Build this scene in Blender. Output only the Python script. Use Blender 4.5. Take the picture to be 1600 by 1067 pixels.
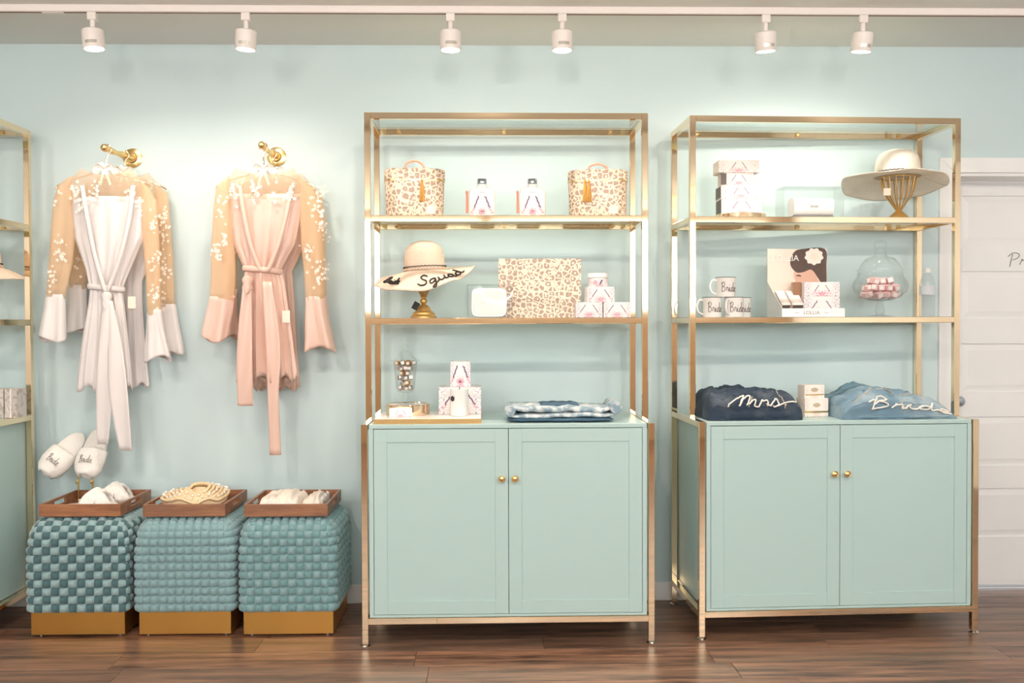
import bpy, math, random
from mathutils import Vector, Matrix, noise
random.seed(7)
for o in list(bpy.data.objects): bpy.data.objects.remove(o)
SC = bpy.context.scene
COL = SC.collection
PI = math.pi
sin, cos = math.sin, math.cos

# ------------------------------------------------------------------ camera
F = 1450.0; CD = 4.5754; CH = 1.3712; YAW = .0214; PIT = .0181; ROL = -.0031
_f = Vector((sin(YAW)*cos(PIT), cos(YAW)*cos(PIT), -sin(PIT)))
_r = Vector((cos(YAW), -sin(YAW), 0)); _u = _r.cross(_f)
R2 = cos(ROL)*_r + sin(ROL)*_u; U2 = -sin(ROL)*_r + cos(ROL)*_u
CPOS = Vector((0, -CD, CH))
cam = bpy.data.cameras.new('camera'); camo = bpy.data.objects.new('camera', cam); COL.objects.link(camo)
cam.sensor_fit = 'HORIZONTAL'; cam.sensor_width = 36.0; cam.lens = F/1600*36
m = Matrix((R2, U2, -_f)).transposed().to_4x4(); m.translation = CPOS
camo.matrix_world = m
cam.clip_start = .05
SC.camera = camo

# ------------------------------------------------------------------ world, exposure
SC.view_settings.view_transform = 'Standard'; SC.view_settings.look = 'None'
SC.view_settings.gamma = 1; SC.view_settings.use_curve_mapping = False
SC.view_settings.exposure = 0.4
W = bpy.data.worlds.new('world'); SC.world = W; W.use_nodes = True
W.node_tree.nodes['Background'].inputs[0].default_value = (.95, .98, 1.0, 1)
W.node_tree.nodes['Background'].inputs[1].default_value = 5.0
SPOT_W = 20.0      # each head of the wall track
SPOT2_W = 45.0     # each head of the second track
SPOT_C = (1.0, .86, .74)
FILL_W = 215.0      # each unseen fill lamp added behind the camera
FILL_C = (1.0, .97, .94)

def ray(px, py):
    return (_f + R2*((px-800)/F) - U2*((py-533.5)/F))
def at(px, py, Y):                      # pixel -> point on the plane y = Y
    d = ray(px, py); t = (Y - CPOS.y)/d.y; return CPOS + d*t
def atz(px, py, Z):                     # pixel -> point on the plane z = Z
    d = ray(px, py); t = (Z - CPOS.z)/d.z; return CPOS + d*t

# ------------------------------------------------------------------ materials
def lin(c):
    if isinstance(c, str): c = [int(c[i:i+2], 16) for i in (0, 2, 4)]
    o = []
    for x in c[:3]:
        x /= 255.
        o.append(x/12.92 if x <= .04045 else ((x+.055)/1.055)**2.4)
    return tuple(o)+(1,)
MATS = {}
def new_mat(name):
    m = bpy.data.materials.new(name); m.use_nodes = True; MATS[name] = m
    nt = m.node_tree; return m, nt, nt.nodes['Principled BSDF']
def N(nt, t, **k):
    n = nt.nodes.new(t)
    for a, b in k.items(): setattr(n, a, b)
    return n
def mixcol(nt, fac, a, b, blend='MIX'):
    n = N(nt, 'ShaderNodeMix', data_type='RGBA', blend_type=blend)
    for s, v in ((0, fac), (6, a), (7, b)):
        if hasattr(v, 'is_linked'): nt.links.new(v, n.inputs[s])
        else: n.inputs[s].default_value = v
    return n.outputs[2]
def mth(nt, op, a, b=None, c=None, clamp=False):
    n = N(nt, 'ShaderNodeMath', operation=op, use_clamp=clamp)
    for i, v in enumerate((a, b, c)):
        if v is None: continue
        if hasattr(v, 'is_linked'): nt.links.new(v, n.inputs[i])
        else: n.inputs[i].default_value = v
    return n.outputs[0]
def coords(nt, out='Object', scale=(1, 1, 1), rnd=False):
    tc = N(nt, 'ShaderNodeTexCoord'); mp = N(nt, 'ShaderNodeMapping')
    nt.links.new(tc.outputs[out], mp.inputs[0]); mp.inputs['Scale'].default_value = scale
    if rnd:
        oi = N(nt, 'ShaderNodeObjectInfo'); mu = N(nt, 'ShaderNodeVectorMath', operation='SCALE')
        mu.inputs[0].default_value = (37, 53, 71); nt.links.new(oi.outputs['Random'], mu.inputs['Scale'])
        nt.links.new(mu.outputs[0], mp.inputs['Location'])
    return mp.outputs[0]
def noisetex(nt, vec, scale, detail=3, rough=.5):
    n = N(nt, 'ShaderNodeTexNoise'); nt.links.new(vec, n.inputs['Vector'])
    n.inputs['Scale'].default_value = scale; n.inputs['Detail'].default_value = detail; n.inputs['Roughness'].default_value = rough
    return n.outputs[0]
def ramp(nt, v, a, b):
    n = N(nt, 'ShaderNodeMapRange', interpolation_type='SMOOTHSTEP'); nt.links.new(v, n.inputs[0])
    n.inputs[1].default_value = a; n.inputs[2].default_value = b; return n.outputs[0]
def bump(nt, b, h, strength=.3, dist=.01):
    n = N(nt, 'ShaderNodeBump'); n.inputs['Strength'].default_value = strength; n.inputs['Distance'].default_value = dist
    nt.links.new(h, n.inputs['Height']); nt.links.new(n.outputs[0], b.inputs['Normal'])
def mat(name, col, rough=.5, metal=0., spec=.5, sheen=0., var=0., vs=8., bmp=0., bs=40., emit=None, coat=0., alt=None, altr=(.45, .6)):
    m, nt, b = new_mat(name)
    c = lin(col)
    b.inputs['Base Color'].default_value = c; b.inputs['Roughness'].default_value = rough
    b.inputs['Metallic'].default_value = metal; b.inputs['Specular IOR Level'].default_value = spec
    b.inputs['Sheen Weight'].default_value = sheen; b.inputs['Coat Weight'].default_value = coat
    if var or bmp or alt:
        v = coords(nt)
    if alt:
        nt.links.new(mixcol(nt, ramp(nt, noisetex(nt, v, vs, 5), *altr), c, lin(alt)), b.inputs['Base Color'])
    elif var:
        n = noisetex(nt, v, vs, 4)
        nt.links.new(mixcol(nt, n, tuple(x*(1-var) for x in c[:3])+(1,), tuple(min(1, x*(1+var)) for x in c[:3])+(1,)), b.inputs['Base Color'])
    if bmp: bump(nt, b, noisetex(nt, v, bs, 4), bmp, .004)
    if emit:
        b.inputs['Emission Color'].default_value = lin(col); b.inputs['Emission Strength'].default_value = emit
    return m

mat('wall_paint', (203, 222, 224), .6, var=.03, vs=1.5, bmp=.08, bs=120)
mat('ceiling_paint', (230, 232, 228), .7, var=.02, vs=2)
mat('white_paint', (242, 242, 241), .4, var=.02, vs=4)
mat('mint_lacquer', (180, 206, 203), .32, var=.015, vs=2)
mat('gold', (246, 222, 186), .05, 1.0)
mat('brass', (238, 204, 142), .25, 1.0, var=.1, vs=20)
mat('brushed_gold', (206, 156, 82), .42, 1.0, var=.1, vs=6)
mat('stand_gold', (214, 172, 104), .35, .6, var=.15, vs=30)
mat('chrome', (220, 220, 220), .12, 1.0)
mat('silver', (170, 178, 184), .2, 1.0)
mat('track_white', (240, 232, 226), .4)
mat('track_slot', (120, 90, 75), .6)
mat('sticker', (205, 200, 190), .3, .6)
mat('lens', (255, 244, 228), .5, emit=14.0)
mat('dark', (25, 24, 24), .7)
mat('rubber', (40, 36, 34), .8)
mat('white', (244, 241, 238), .45)
mat('cream', (246, 232, 214), .6)
mat('pearl', (244, 236, 224), .2, coat=.4)
mat('enamel', (246, 243, 240), .25, coat=.3)
mat('grey_card', (205, 208, 205), .6)
mat('ink', (52, 46, 46), .6)
mat('ink_brown', (92, 70, 62), .6)
mat('ink_grey', (128, 124, 124), .6)
mat('plum', (126, 98, 132), .6)
mat('pink_print', (228, 172, 186), .6)
mat('pink_candy', (240, 196, 196), .5, var=.06, vs=60)
mat('silver_candy', (196, 190, 184), .25, .8, var=.2, vs=90)
mat('gold_candy', (214, 160, 92), .3, .8)
mat('blush_tassel', (226, 160, 136), .7)
mat('gold_tassel', (205, 158, 84), .5, .5, var=.2, vs=80)
mat('straw', (240, 216, 194), .75, var=.05, vs=60, bmp=.2, bs=150)
mat('straw_white', (240, 232, 218), .75, var=.05, vs=60, bmp=.2, bs=150)
for _n in ('straw', 'straw_white'):
    _nt = MATS[_n].node_tree; _b = _nt.nodes['Principled BSDF']; _w = N(_nt, 'ShaderNodeTexWave', wave_type='BANDS', bands_direction='Z')
    _w.inputs['Scale'].default_value = 55; _w.inputs['Distortion'].default_value = .6; _nt.links.new(coords(_nt), _w.inputs['Vector']); bump(_nt, _b, _w.outputs[1], .5, .003)
mat('raffia', (232, 208, 168), .8, var=.2, vs=60, bmp=.4, bs=160)
mat('black_trim', (38, 34, 34), .7)
mat('brown_glass', (150, 104, 70), .15, coat=.4)
mat('marble', (244, 236, 228), .2, var=.03, vs=10)
mat('candle_glass', (226, 230, 228), .2, coat=.5)
mat('tissue', (240, 228, 216), .8, var=.04, vs=30, bmp=.3, bs=60)
mat('plush', (244, 240, 234), .95, sheen=.4, var=.03, vs=60, bmp=.9, bs=170)
mat('satin_white', (228, 222, 220), .38, sheen=.15, bmp=.12, bs=16)
mat('satin_blush', (228, 194, 178), .36, sheen=.15, bmp=.12, bs=16)
mat('lace', (250, 240, 230), .8)
mat('denim_dark', (44, 60, 78), .85, alt=(84, 94, 104), vs=9, altr=(.45, .75), bmp=.5, bs=260)
mat('denim_light', (112, 142, 160), .85, alt=(170, 186, 192), vs=7, altr=(.42, .75), bmp=.5, bs=260)
mat('denim_pale', (134, 158, 172), .85, alt=(210, 216, 216), vs=30, altr=(.38, .62), bmp=.5, bs=200)
mat('denim_deep', (70, 100, 122), .85, var=.2, vs=30)
mat('stitch', (196, 176, 150), .8)
mat('thread_white', (242, 236, 226), .8)
mat('velvet_nap_lit', (142, 172, 175), .75, sheen=.55, var=.1, vs=30, bmp=.2, bs=80)  # velvet with its nap catching light, sheen put into the colour
mat('velvet_nap_shaded', (66, 102, 106), .8, sheen=.45, var=.15, vs=30, bmp=.2, bs=80)  # same velvet against the nap, darkened in its colour
mat('velvet_mid', (128, 162, 166), .75, sheen=.5, var=.12, vs=30, bmp=.2, bs=80)
mat('velvet_teal', (108, 148, 152), .75, sheen=.5, var=.15, vs=30, bmp=.2, bs=80)
mat('velvet_core', (62, 104, 108), .9)
mat('skin', (226, 182, 160), .6)
mat('hair', (92, 72, 64), .6, var=.2, vs=40)
mat('poster_cream', (244, 226, 212), .55)
mat('bottle_label', (216, 220, 228), .5)
mat('silver_paper', (214, 206, 200), .45, .25, alt=(186, 176, 168), vs=45, altr=(.5, .56))
mat('white_ribbon', (245, 243, 240), .5)

def m_glass(name, tint, fac=.1, rough=.02):
    m, nt, b = new_mat(name); nt.nodes.remove(b)
    out = nt.nodes['Material Output']
    t = N(nt, 'ShaderNodeBsdfTransparent'); t.inputs[0].default_value = tint
    g = N(nt, 'ShaderNodeBsdfGlossy'); g.inputs['Roughness'].default_value = rough
    lw = N(nt, 'ShaderNodeLayerWeight'); lw.inputs[0].default_value = .5
    p = mth(nt, 'POWER', lw.outputs['Facing'], 2.5)
    f = mth(nt, 'MULTIPLY_ADD', p, .6, fac, clamp=True)
    mx = N(nt, 'ShaderNodeMixShader'); nt.links.new(f, mx.inputs[0])
    nt.links.new(t.outputs[0], mx.inputs[1]); nt.links.new(g.outputs[0], mx.inputs[2]); nt.links.new(mx.outputs[0], out.inputs[0])
m_glass('glass_shelf', (.93, .98, .965, 1), .05)
m_glass('glass_jar', (.985, .992, .99, 1), .03)
m_glass('acrylic', (.985, .99, .99, 1), .004)
m_glass('bottle_plastic', (.98, .985, .99, 1), .06, .1)

def m_sheer(name, col, dens):
    m, nt, b = new_mat(name); out = nt.nodes['Material Output']
    b.inputs['Base Color'].default_value = lin(col); b.inputs['Roughness'].default_value = .6; b.inputs['Sheen Weight'].default_value = .2
    t = N(nt, 'ShaderNodeBsdfTransparent'); t.inputs[0].default_value = tuple(x**.05 for x in lin(col)[:3])+(1,)
    tl = N(nt, 'ShaderNodeBsdfTranslucent'); tl.inputs[0].default_value = lin(col)
    m1 = N(nt, 'ShaderNodeMixShader'); m1.inputs[0].default_value = .35
    nt.links.new(b.outputs[0], m1.inputs[1]); nt.links.new(tl.outputs[0], m1.inputs[2])
    m2 = N(nt, 'ShaderNodeMixShader'); m2.inputs[0].default_value = dens
    nt.links.new(t.outputs[0], m2.inputs[1]); nt.links.new(m1.outputs[0], m2.inputs[2]); nt.links.new(m2.outputs[0], out.inputs[0])
m_sheer('sheer_peach', (255, 229, 196), .42)
m_sheer('sheer_yoke', (252, 230, 204), .22)

def m_leopard():
    m, nt, b = new_mat('leopard')
    v = coords(nt)
    nz = N(nt, 'ShaderNodeTexNoise'); nt.links.new(v, nz.inputs['Vector']); nz.inputs['Scale'].default_value = 60
    vm = N(nt, 'ShaderNodeVectorMath', operation='MULTIPLY_ADD'); nt.links.new(nz.outputs['Color'], vm.inputs[0])
    vm.inputs[1].default_value = (.004,)*3; nt.links.new(v, vm.inputs[2])
    vo = N(nt, 'ShaderNodeTexVoronoi'); vo.inputs['Scale'].default_value = 40; vo.inputs['Randomness'].default_value = .8; nt.links.new(vm.outputs[0], vo.inputs['Vector'])
    d = vo.outputs['Distance']
    ve = N(nt, 'ShaderNodeTexVoronoi', feature='DISTANCE_TO_EDGE'); ve.inputs['Scale'].default_value = 40; ve.inputs['Randomness'].default_value = .8; nt.links.new(vm.outputs[0], ve.inputs['Vector'])
    ring = mth(nt, 'MULTIPLY', ramp(nt, d, .17, .25), ramp(nt, ve.outputs['Distance'], .07, .12))
    br = ramp(nt, noisetex(nt, v, 70, 1), .34, .40)
    k = mth(nt, 'MULTIPLY', ring, br)
    nt.links.new(mixcol(nt, k, lin((246, 222, 198)), lin((176, 148, 128))), b.inputs['Base Color'])
    b.inputs['Roughness'].default_value = .42; b.inputs['Metallic'].default_value = .12
m_leopard()

def m_floral(name, base, pink, dark):
    m, nt, b = new_mat(name)
    tc = N(nt, 'ShaderNodeTexCoord'); sx = N(nt, 'ShaderNodeSeparateXYZ'); nt.links.new(tc.outputs['Generated'], sx.inputs[0])
    ax = mth(nt, 'ABSOLUTE', mth(nt, 'SUBTRACT', sx.outputs[0], .5))
    cb = N(nt, 'ShaderNodeCombineXYZ'); nt.links.new(ax, cb.inputs[0]); nt.links.new(sx.outputs[1], cb.inputs[1]); nt.links.new(sx.outputs[2], cb.inputs[2])
    n1 = noisetex(nt, cb.outputs[0], 14, 3, .6); n2 = noisetex(nt, cb.outputs[0], 22, 4, .65)
    edge = ramp(nt, ax, .2, .42)
    low = mth(nt, 'MULTIPLY', mth(nt, 'SUBTRACT', 1.0, ramp(nt, sx.outputs[2], .1, .55)), mth(nt, 'SUBTRACT', 1.0, ramp(nt, ax, .08, .3)))
    kp = mth(nt, 'MULTIPLY', ramp(nt, n1, .44, .54), low)
    kd = mth(nt, 'MULTIPLY', ramp(nt, n2, .5, .6), edge)
    c = mixcol(nt, kp, lin(base), lin(pink)); c = mixcol(nt, kd, c, lin(dark))
    nt.links.new(c, b.inputs['Base Color']); b.inputs['Roughness'].default_value = .5
m_floral('floral_card', (246, 240, 238), (216, 132, 160), (158, 140, 168))
m_floral('floral_gold', (248, 238, 232), (226, 160, 168), (190, 160, 150))
m_floral('floral_soap', (246, 234, 226), (226, 190, 180), (206, 190, 170))

def m_lattice():
    m, nt, b = new_mat('lattice_print'); v = coords(nt, 'Generated', (7, 7, 7))
    ck = N(nt, 'ShaderNodeTexChecker'); nt.links.new(v, ck.inputs[0]); ck.inputs['Scale'].default_value = 1
    ck.inputs[1].default_value = lin((120, 108, 96)); ck.inputs[2].default_value = lin((64, 56, 62))
    nt.links.new(ck.outputs[0], b.inputs['Base Color']); b.inputs['Roughness'].default_value = .5
m_lattice()

def m_wood(name, dark, light, scale, rnd, rough, lo=.35, hi=.68):
    m, nt, b = new_mat(name)
    v = coords(nt, 'Object', scale, rnd)
    n1 = noisetex(nt, v, 2.2, 6, .62); n2 = noisetex(nt, v, 11, 4, .6)
    k = ramp(nt, mth(nt, 'ADD', mth(nt, 'MULTIPLY', n1, .75), mth(nt, 'MULTIPLY', n2, .25)), lo, hi)
    c = mixcol(nt, k, lin(dark), lin(light))
    if rnd:
        oi = N(nt, 'ShaderNodeObjectInfo')
        c = mixcol(nt, mth(nt, 'MULTIPLY', oi.outputs['Random'], .45), c, lin((128, 108, 94)))
    nt.links.new(c, b.inputs['Base Color']); b.inputs['Roughness'].default_value = rough
    bump(nt, b, n2, .08, .002)
m_wood('floor_wood', (62, 43, 34), (160, 116, 90), (.8, 10, 5), True, .34)
m_wood('tray_wood', (128, 80, 52), (178, 120, 80), (2, 14, 14), True, .4)

# ------------------------------------------------------------------ mesh tools
class MB:
    def __init__(s): s.v = []; s.f = []
    def add(s, vs, fs):
        n = len(s.v); s.v += [tuple(p) for p in vs]; s.f += [tuple(i+n for i in f) for f in fs]; return s
    def box(s, x0, x1, y0, y1, z0, z1, c=0., M=None):
        if x0 > x1: x0, x1 = x1, x0
        if y0 > y1: y0, y1 = y1, y0
        if z0 > z1: z0, z1 = z1, z0
        if c <= 0:
            vs = [Vector((x, y, z)) for z in (z0, z1) for y in (y0, y1) for x in (x0, x1)]
            fs = [(0, 2, 3, 1), (4, 5, 7, 6), (0, 1, 5, 4), (2, 6, 7, 3), (0, 4, 6, 2), (1, 3, 7, 5)]
        else:
            c = min(c, (x1-x0)*.49, (y1-y0)*.49, (z1-z0)*.49)
            vs = []; idx = {}
            for i, (X, sx) in enumerate(((x0, 1), (x1, -1))):
                for j, (Y, sy) in enumerate(((y0, 1), (y1, -1))):
                    for k, (Z, sz) in enumerate(((z0, 1), (z1, -1))):
                        for a in range(3):
                            idx[i, j, k, a] = len(vs)
                            vs.append(Vector((X+(0 if a == 0 else sx*c), Y+(0 if a == 1 else sy*c), Z+(0 if a == 2 else sz*c))))
            fs = []
            q = ((0, 0), (1, 0), (1, 1), (0, 1))
            for i in (0, 1):
                fs.append([idx[i, a, b, 0] for a, b in q]); fs.append([idx[a, i, b, 1] for a, b in q]); fs.append([idx[a, b, i, 2] for a, b in q])
            for a in (0, 1):
                for b in (0, 1):
                    fs.append([idx[0, a, b, 1], idx[1, a, b, 1], idx[1, a, b, 2], idx[0, a, b, 2]])
                    fs.append([idx[a, 0, b, 0], idx[a, 1, b, 0], idx[a, 1, b, 2], idx[a, 0, b, 2]])
                    fs.append([idx[a, b, 0, 0], idx[a, b, 1, 0], idx[a, b, 1, 1], idx[a, b, 0, 1]])
            for i in (0, 1):
                for j in (0, 1):
                    for k in (0, 1): fs.append([idx[i, j, k, a] for a in range(3)])
            ctr = Vector(((x0+x1)/2, (y0+y1)/2, (z0+z1)/2))
            fx = []
            for f in fs:
                n = (vs[f[1]]-vs[f[0]]).cross(vs[f[2]]-vs[f[0]]); mid = sum((vs[i] for i in f), Vector())/len(f)
                fx.append(tuple(f) if n.dot(mid-ctr) > 0 else tuple(reversed(f)))
            fs = fx
        if M is not None: vs = [M @ p for p in vs]
        return s.add(vs, fs)
    def loft(s, secs, closed=True, caps=True, M=None):
        n = len(secs[0]); vs = [Vector(p) for q in secs for p in q]; fs = []
        for i in range(len(secs)-1):
            for j in range(n if closed else n-1):
                k = (j+1) % n; fs.append((i*n+j, i*n+k, (i+1)*n+k, (i+1)*n+j))
        if caps:
            fs.append(tuple(reversed(range(n)))); fs.append(tuple(range((len(secs)-1)*n, len(secs)*n)))
        if M is not None: vs = [M @ p for p in vs]
        return s.add(vs, fs)
    def lathe(s, prof, seg=24, c=(0, 0, 0), M=None, caps=True):
        return s.loft([[(c[0]+max(r, 1e-4)*cos(2*PI*j/seg), c[1]+max(r, 1e-4)*sin(2*PI*j/seg), c[2]+z) for j in range(seg)] for r, z in prof], True, caps, M)
    def tube(s, pts, r, seg=8, closed=False, caps=True, flat=1.0, M=None):
        pts = [Vector(p) for p in pts]; n = len(pts); secs = []
        up = None
        for i in range(n):
            a = pts[(i-1) % n] if (closed or i > 0) else pts[i]; b = pts[(i+1) % n] if (closed or i < n-1) else pts[i]
            t = (b-a); t = t.normalized() if t.length > 1e-9 else Vector((0, 0, 1))
            if up is None: up = Vector((0, 0, 1)) if abs(t.z) < .9 else Vector((0, 1, 0))
            x = t.cross(up); x = x.normalized() if x.length > 1e-6 else t.orthogonal().normalized()
            y = x.cross(t).normalized(); up = y
            rr = r[i] if isinstance(r, (list, tuple)) else r
            secs.append([pts[i]+x*rr*cos(2*PI*k/seg)+y*rr*flat*sin(2*PI*k/seg) for k in range(seg)])
        if closed: secs.append(secs[0]); caps = False
        return s.loft(secs, True, caps, M)
    def grid(s, fn, nu, nv, M=None):
        vs = [Vector(fn(i/nu, j/nv)) for i in range(nu+1) for j in range(nv+1)]
        if M is not None: vs = [M @ p for p in vs]
        return s.add(vs, [(i*(nv+1)+j, (i+1)*(nv+1)+j, (i+1)*(nv+1)+j+1, i*(nv+1)+j+1) for i in range(nu) for j in range(nv)])
    def poly(s, pts2, y0, y1, M=None):          # outline in x,z extruded along y
        n = len(pts2); vs = [Vector((x, y, z)) for y in (y0, y1) for x, z in pts2]
        fs = [tuple(range(n)), tuple(reversed(range(n, 2*n)))]+[(j, n+j, n+(j+1) % n, (j+1) % n) for j in range(n)]
        if M is not None: vs = [M @ p for p in vs]
        return s.add(vs, fs)
    def mesh(s, name, m, smooth=None):
        me = bpy.data.meshes.new(name); me.from_pydata(s.v, [], s.f); me.validate(); me.update()
        if m: me.materials.append(MATS[m])
        if smooth is not None:
            me.shade_smooth(); me.set_sharp_from_angle(angle=math.radians(smooth))
        return me
    def build(s, name, m, parent=None, smooth=None, loc=(0, 0, 0), rot=None, solid=0.):
        return link(name, s.mesh(name, m, smooth), parent, loc, rot, solid)
def link(name, me, parent=None, loc=(0, 0, 0), rot=None, solid=0.):
    o = bpy.data.objects.new(name, me); COL.objects.link(o); o.parent = parent; o.location = loc
    if rot: o.rotation_euler = rot
    if solid:
        md = o.modifiers.new('thickness', 'SOLIDIFY'); md.thickness = solid; md.offset = 0
    return o
def tag(o, label, cat, group=None):
    o['label'] = label; o['category'] = cat
    if group: o['group'] = group
    return o
def thing(name, label, cat, loc=(0, 0, 0), rz=0., group=None, rot=None):
    o = bpy.data.objects.new(name, None); COL.objects.link(o); o.location = loc
    o.rotation_euler = rot if rot else (0, 0, rz); o.empty_display_size = .05
    return tag(o, label, cat, group)
def struct(o): o['kind'] = 'structure'; return o
def copy_tree(o, parent=None):
    c = o.copy(); COL.objects.link(c); c.parent = parent
    for ch in list(o.children): copy_tree(ch, c)
    return c
def sell(w, d, n, seg, z, cx=0., cy=0.):         # superellipse ring
    r = []
    for j in range(seg):
        t = 2*PI*j/seg; c, s_ = cos(t), sin(t)
        r.append((cx+w*math.copysign(abs(c)**(2/n), c), cy+d*math.copysign(abs(s_)**(2/n), s_), z))
    return r
def crom(pts, k=5, closed=False):                # Catmull-Rom
    pts = [Vector(p) for p in pts]; n = len(pts); out = []
    for i in range(n if closed else n-1):
        p0 = pts[(i-1) % n] if closed or i > 0 else pts[0]; p1 = pts[i]; p2 = pts[(i+1) % n]
        p3 = pts[(i+2) % n] if closed or i+2 < n else pts[-1]
        for j in range(k):
            t = j/k
            out.append(.5*((2*p1)+(p2-p0)*t+(2*p0-5*p1+4*p2-p3)*t*t+(3*p1-p0-3*p2+p3)*t**3))
    if not closed: out.append(pts[-1])
    return out
def lerp(a, b, t): return a+(b-a)*t
def interp(tab, x):                              # piecewise linear table [(x, a, b, ..)]
    if x <= tab[0][0]: return tab[0][1:]
    for p, q in zip(tab, tab[1:]):
        if x <= q[0]:
            t = (x-p[0])/(q[0]-p[0]); return tuple(lerp(a, b, t) for a, b in zip(p[1:], q[1:]))
    return tab[-1][1:]
def nz(x, y, z=0.): return noise.noise(Vector((x, y, z)))
def text_mesh(txt, size, m, extrude=.0004):
    c = bpy.data.curves.new('lettering', 'FONT'); c.body = txt; c.size = size; c.extrude = extrude; c.align_x = 'CENTER'; c.align_y = 'CENTER'
    c.resolution_u = 3
    o = bpy.data.objects.new('lettering', c); COL.objects.link(o)
    me = bpy.data.meshes.new_from_object(o.evaluated_get(bpy.context.evaluated_depsgraph_get()))
    bpy.data.objects.remove(o); me.materials.clear(); me.materials.append(MATS[m]); return me
def text(txt, size, m, parent, loc, rot=(PI/2, 0, 0)):
    return link('lettering', text_mesh(txt, size, m), parent, loc, rot)
SCRIPT = {
 'B': (.68, [[(.12, 0), (.16, .5), (.2, 1.0)], [(.02, .82), (.3, 1.06), (.52, .86), (.36, .6), (.18, .52), (.46, .5), (.56, .25), (.36, .01), (.1, .05)]]),
 'r': (.4, [[(0, .08), (.1, .42), (.14, .54), (.16, .42), (.28, .44), (.3, .32), (.28, .1), (.4, .05)]]),
 'i': (.3, [[(0, .05), (.1, .46), (.1, .12), (.18, .02), (.3, .08)], [(.13, .66), (.15, .72)]]),
 'd': (.55, [[(0, .05), (.05, .2), (.2, .47), (.34, .4)], [(.34, .4), (.2, .47), (.06, .3), (.08, .08), (.2, .02), (.33, .2), (.42, 1.0)], [(.42, 1), (.38, .15), (.46, .02), (.55, .08)]]),
 'e': (.38, [[(0, .08), (.2, .25), (.3, .38), (.2, .48), (.08, .35), (.08, .12), (.2, .02), (.38, .08)]]),
 'M': (.85, [[(-.3, .35), (-.05, .5), (.25, 1.0), (.3, .9), (.12, .1), (.1, .02)], [(.12, .1), (.4, .85), (.52, .85), (.42, .1), (.4, .02)], [(.42, .1), (.62, .6), (.72, .55), (.66, .1), (.72, .02), (.85, .08)]]),
 's': (.4, [[(0, .08), (.2, .55), (.27, .35), (.3, .15), (.2, .0), (.08, .06)], [(.2, .0), (.4, .1), (.9, .5)]]),
 '.': (.2, [[(.1, .0), (.14, .03)]]),
 'S': (.6, [[(.55, .85), (.35, 1.02), (.15, .85), (.22, .62), (.44, .42), (.42, .12), (.2, 0), (0, .15)]]),
 'q': (.5, [[(.35, .42), (.2, .48), (.04, .3), (.1, .06), (.3, .2), (.36, .45)], [(.36, .45), (.3, -.3), (.2, -.45), (.16, -.3), (.5, .08)]]),
 'u': (.5, [[(0, .1), (.02, .45), (.05, .12), (.15, .02), (.3, .2), (.34, .47), (.34, .12), (.4, .02), (.5, .08)]]),
 'a': (.5, [[(.35, .42), (.2, .48), (.05, .3), (.08, .06), (.2, .02), (.35, .3), (.37, .47), (.36, .12), (.42, .02), (.5, .08)]]),
 'P': (.6, [[(.05, -.1), (.12, .4), (.2, .95)], [(-.05, .75), (.25, 1.05), (.55, .95), (.5, .65), (.2, .45)]]),
 'v': (.4, [[(0, .45), (.1, .02), (.3, .45), (.4, .4)]]),
 't': (.35, [[(.2, .9), (.12, .15), (.2, .02), (.35, .08)], [(0, .6), (.35, .65)]]),
 ' ': (.35, []),
}
def script(word, mapf, r, m, parent, name='lettering', seg=5, flat=1.):
    b = MB(); x = 0.
    tot = sum(SCRIPT[c][0] for c in word)
    for c in word:
        adv, st = SCRIPT[c]
        for s_ in st:
            pts = [mapf((x+p.x)/tot, p.y) for p in crom([(a, q, 0) for a, q in s_], 4)]
            b.tube(pts, r, seg, flat=flat)
        x += adv
    return b.build(name, m, parent, 60)
def RZ(a): return Matrix.Rotation(a, 4, 'Z')
def TR(*p): return Matrix.Translation(Vector(p))

# ------------------------------------------------------------------ room shell
CEIL = 2.74
XL, XR, YF = -3.9, 4.3, -7.5
DX0 = at(1487, 600, 0).x; DX1 = DX0+.93; DZ = 2.118; REC = .17       # door opening in the back wall
b = MB()
b.box(XL-.1, DX0, 0, REC+.12, 0, CEIL); b.box(DX1, XR+.1, 0, REC+.12, 0, CEIL); b.box(DX0, DX1, 0, REC+.12, DZ, CEIL)
struct(b.build('wall_back', 'wall_paint'))
struct(MB().box(XL-.1, XL, YF, 0, 0, CEIL).build('wall_left', 'white_paint'))
struct(MB().box(XR, XR+.1, YF, 0, 0, CEIL).build('wall_right', 'white_paint'))
b = MB(); b.box(XL-.1, XR+.1, YF-.1, YF, 0, 1.55); b.box(XL-.1, XR+.1, YF-.1, YF, 2.62, CEIL)
b.box(XL-.1, XL+.3, YF-.1, YF, 1.55, 2.62); b.box(XR-.3, XR+.1, YF-.1, YF, 1.55, 2.62); b.box(-.06, .06, YF-.1, YF, 1.55, 2.62)
mat('taupe_panel', (196, 170, 146), .5, var=.1, vs=3)
struct(b.build('wall_front', 'taupe_panel'))
struct(MB().box(XL-.1, XR+.1, YF-.1, REC+.12, CEIL, CEIL+.1).build('ceiling', 'ceiling_paint'))
floor = struct(MB().box(XL-.1, XR+.1, YF-.1, REC+.12, -.1, -.006).build('floor', 'rubber'))
PW, PL = .1715, 1.22
pm = MB().box(0, PL-.0012, 0, PW-.0012, -.006, 0, .001).mesh('plank', 'floor_wood', None)
rnd = random.Random(3)
y = REC; row = 0
while y > YF:
    x = XL-rnd.random()*PL
    y0 = y-PW
    while x < XR:
        if y0 > -2.8 or True:
            o = link('plank', pm, floor, (x, y0, 0))
        x += PL
    y = y0; row += 1
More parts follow.
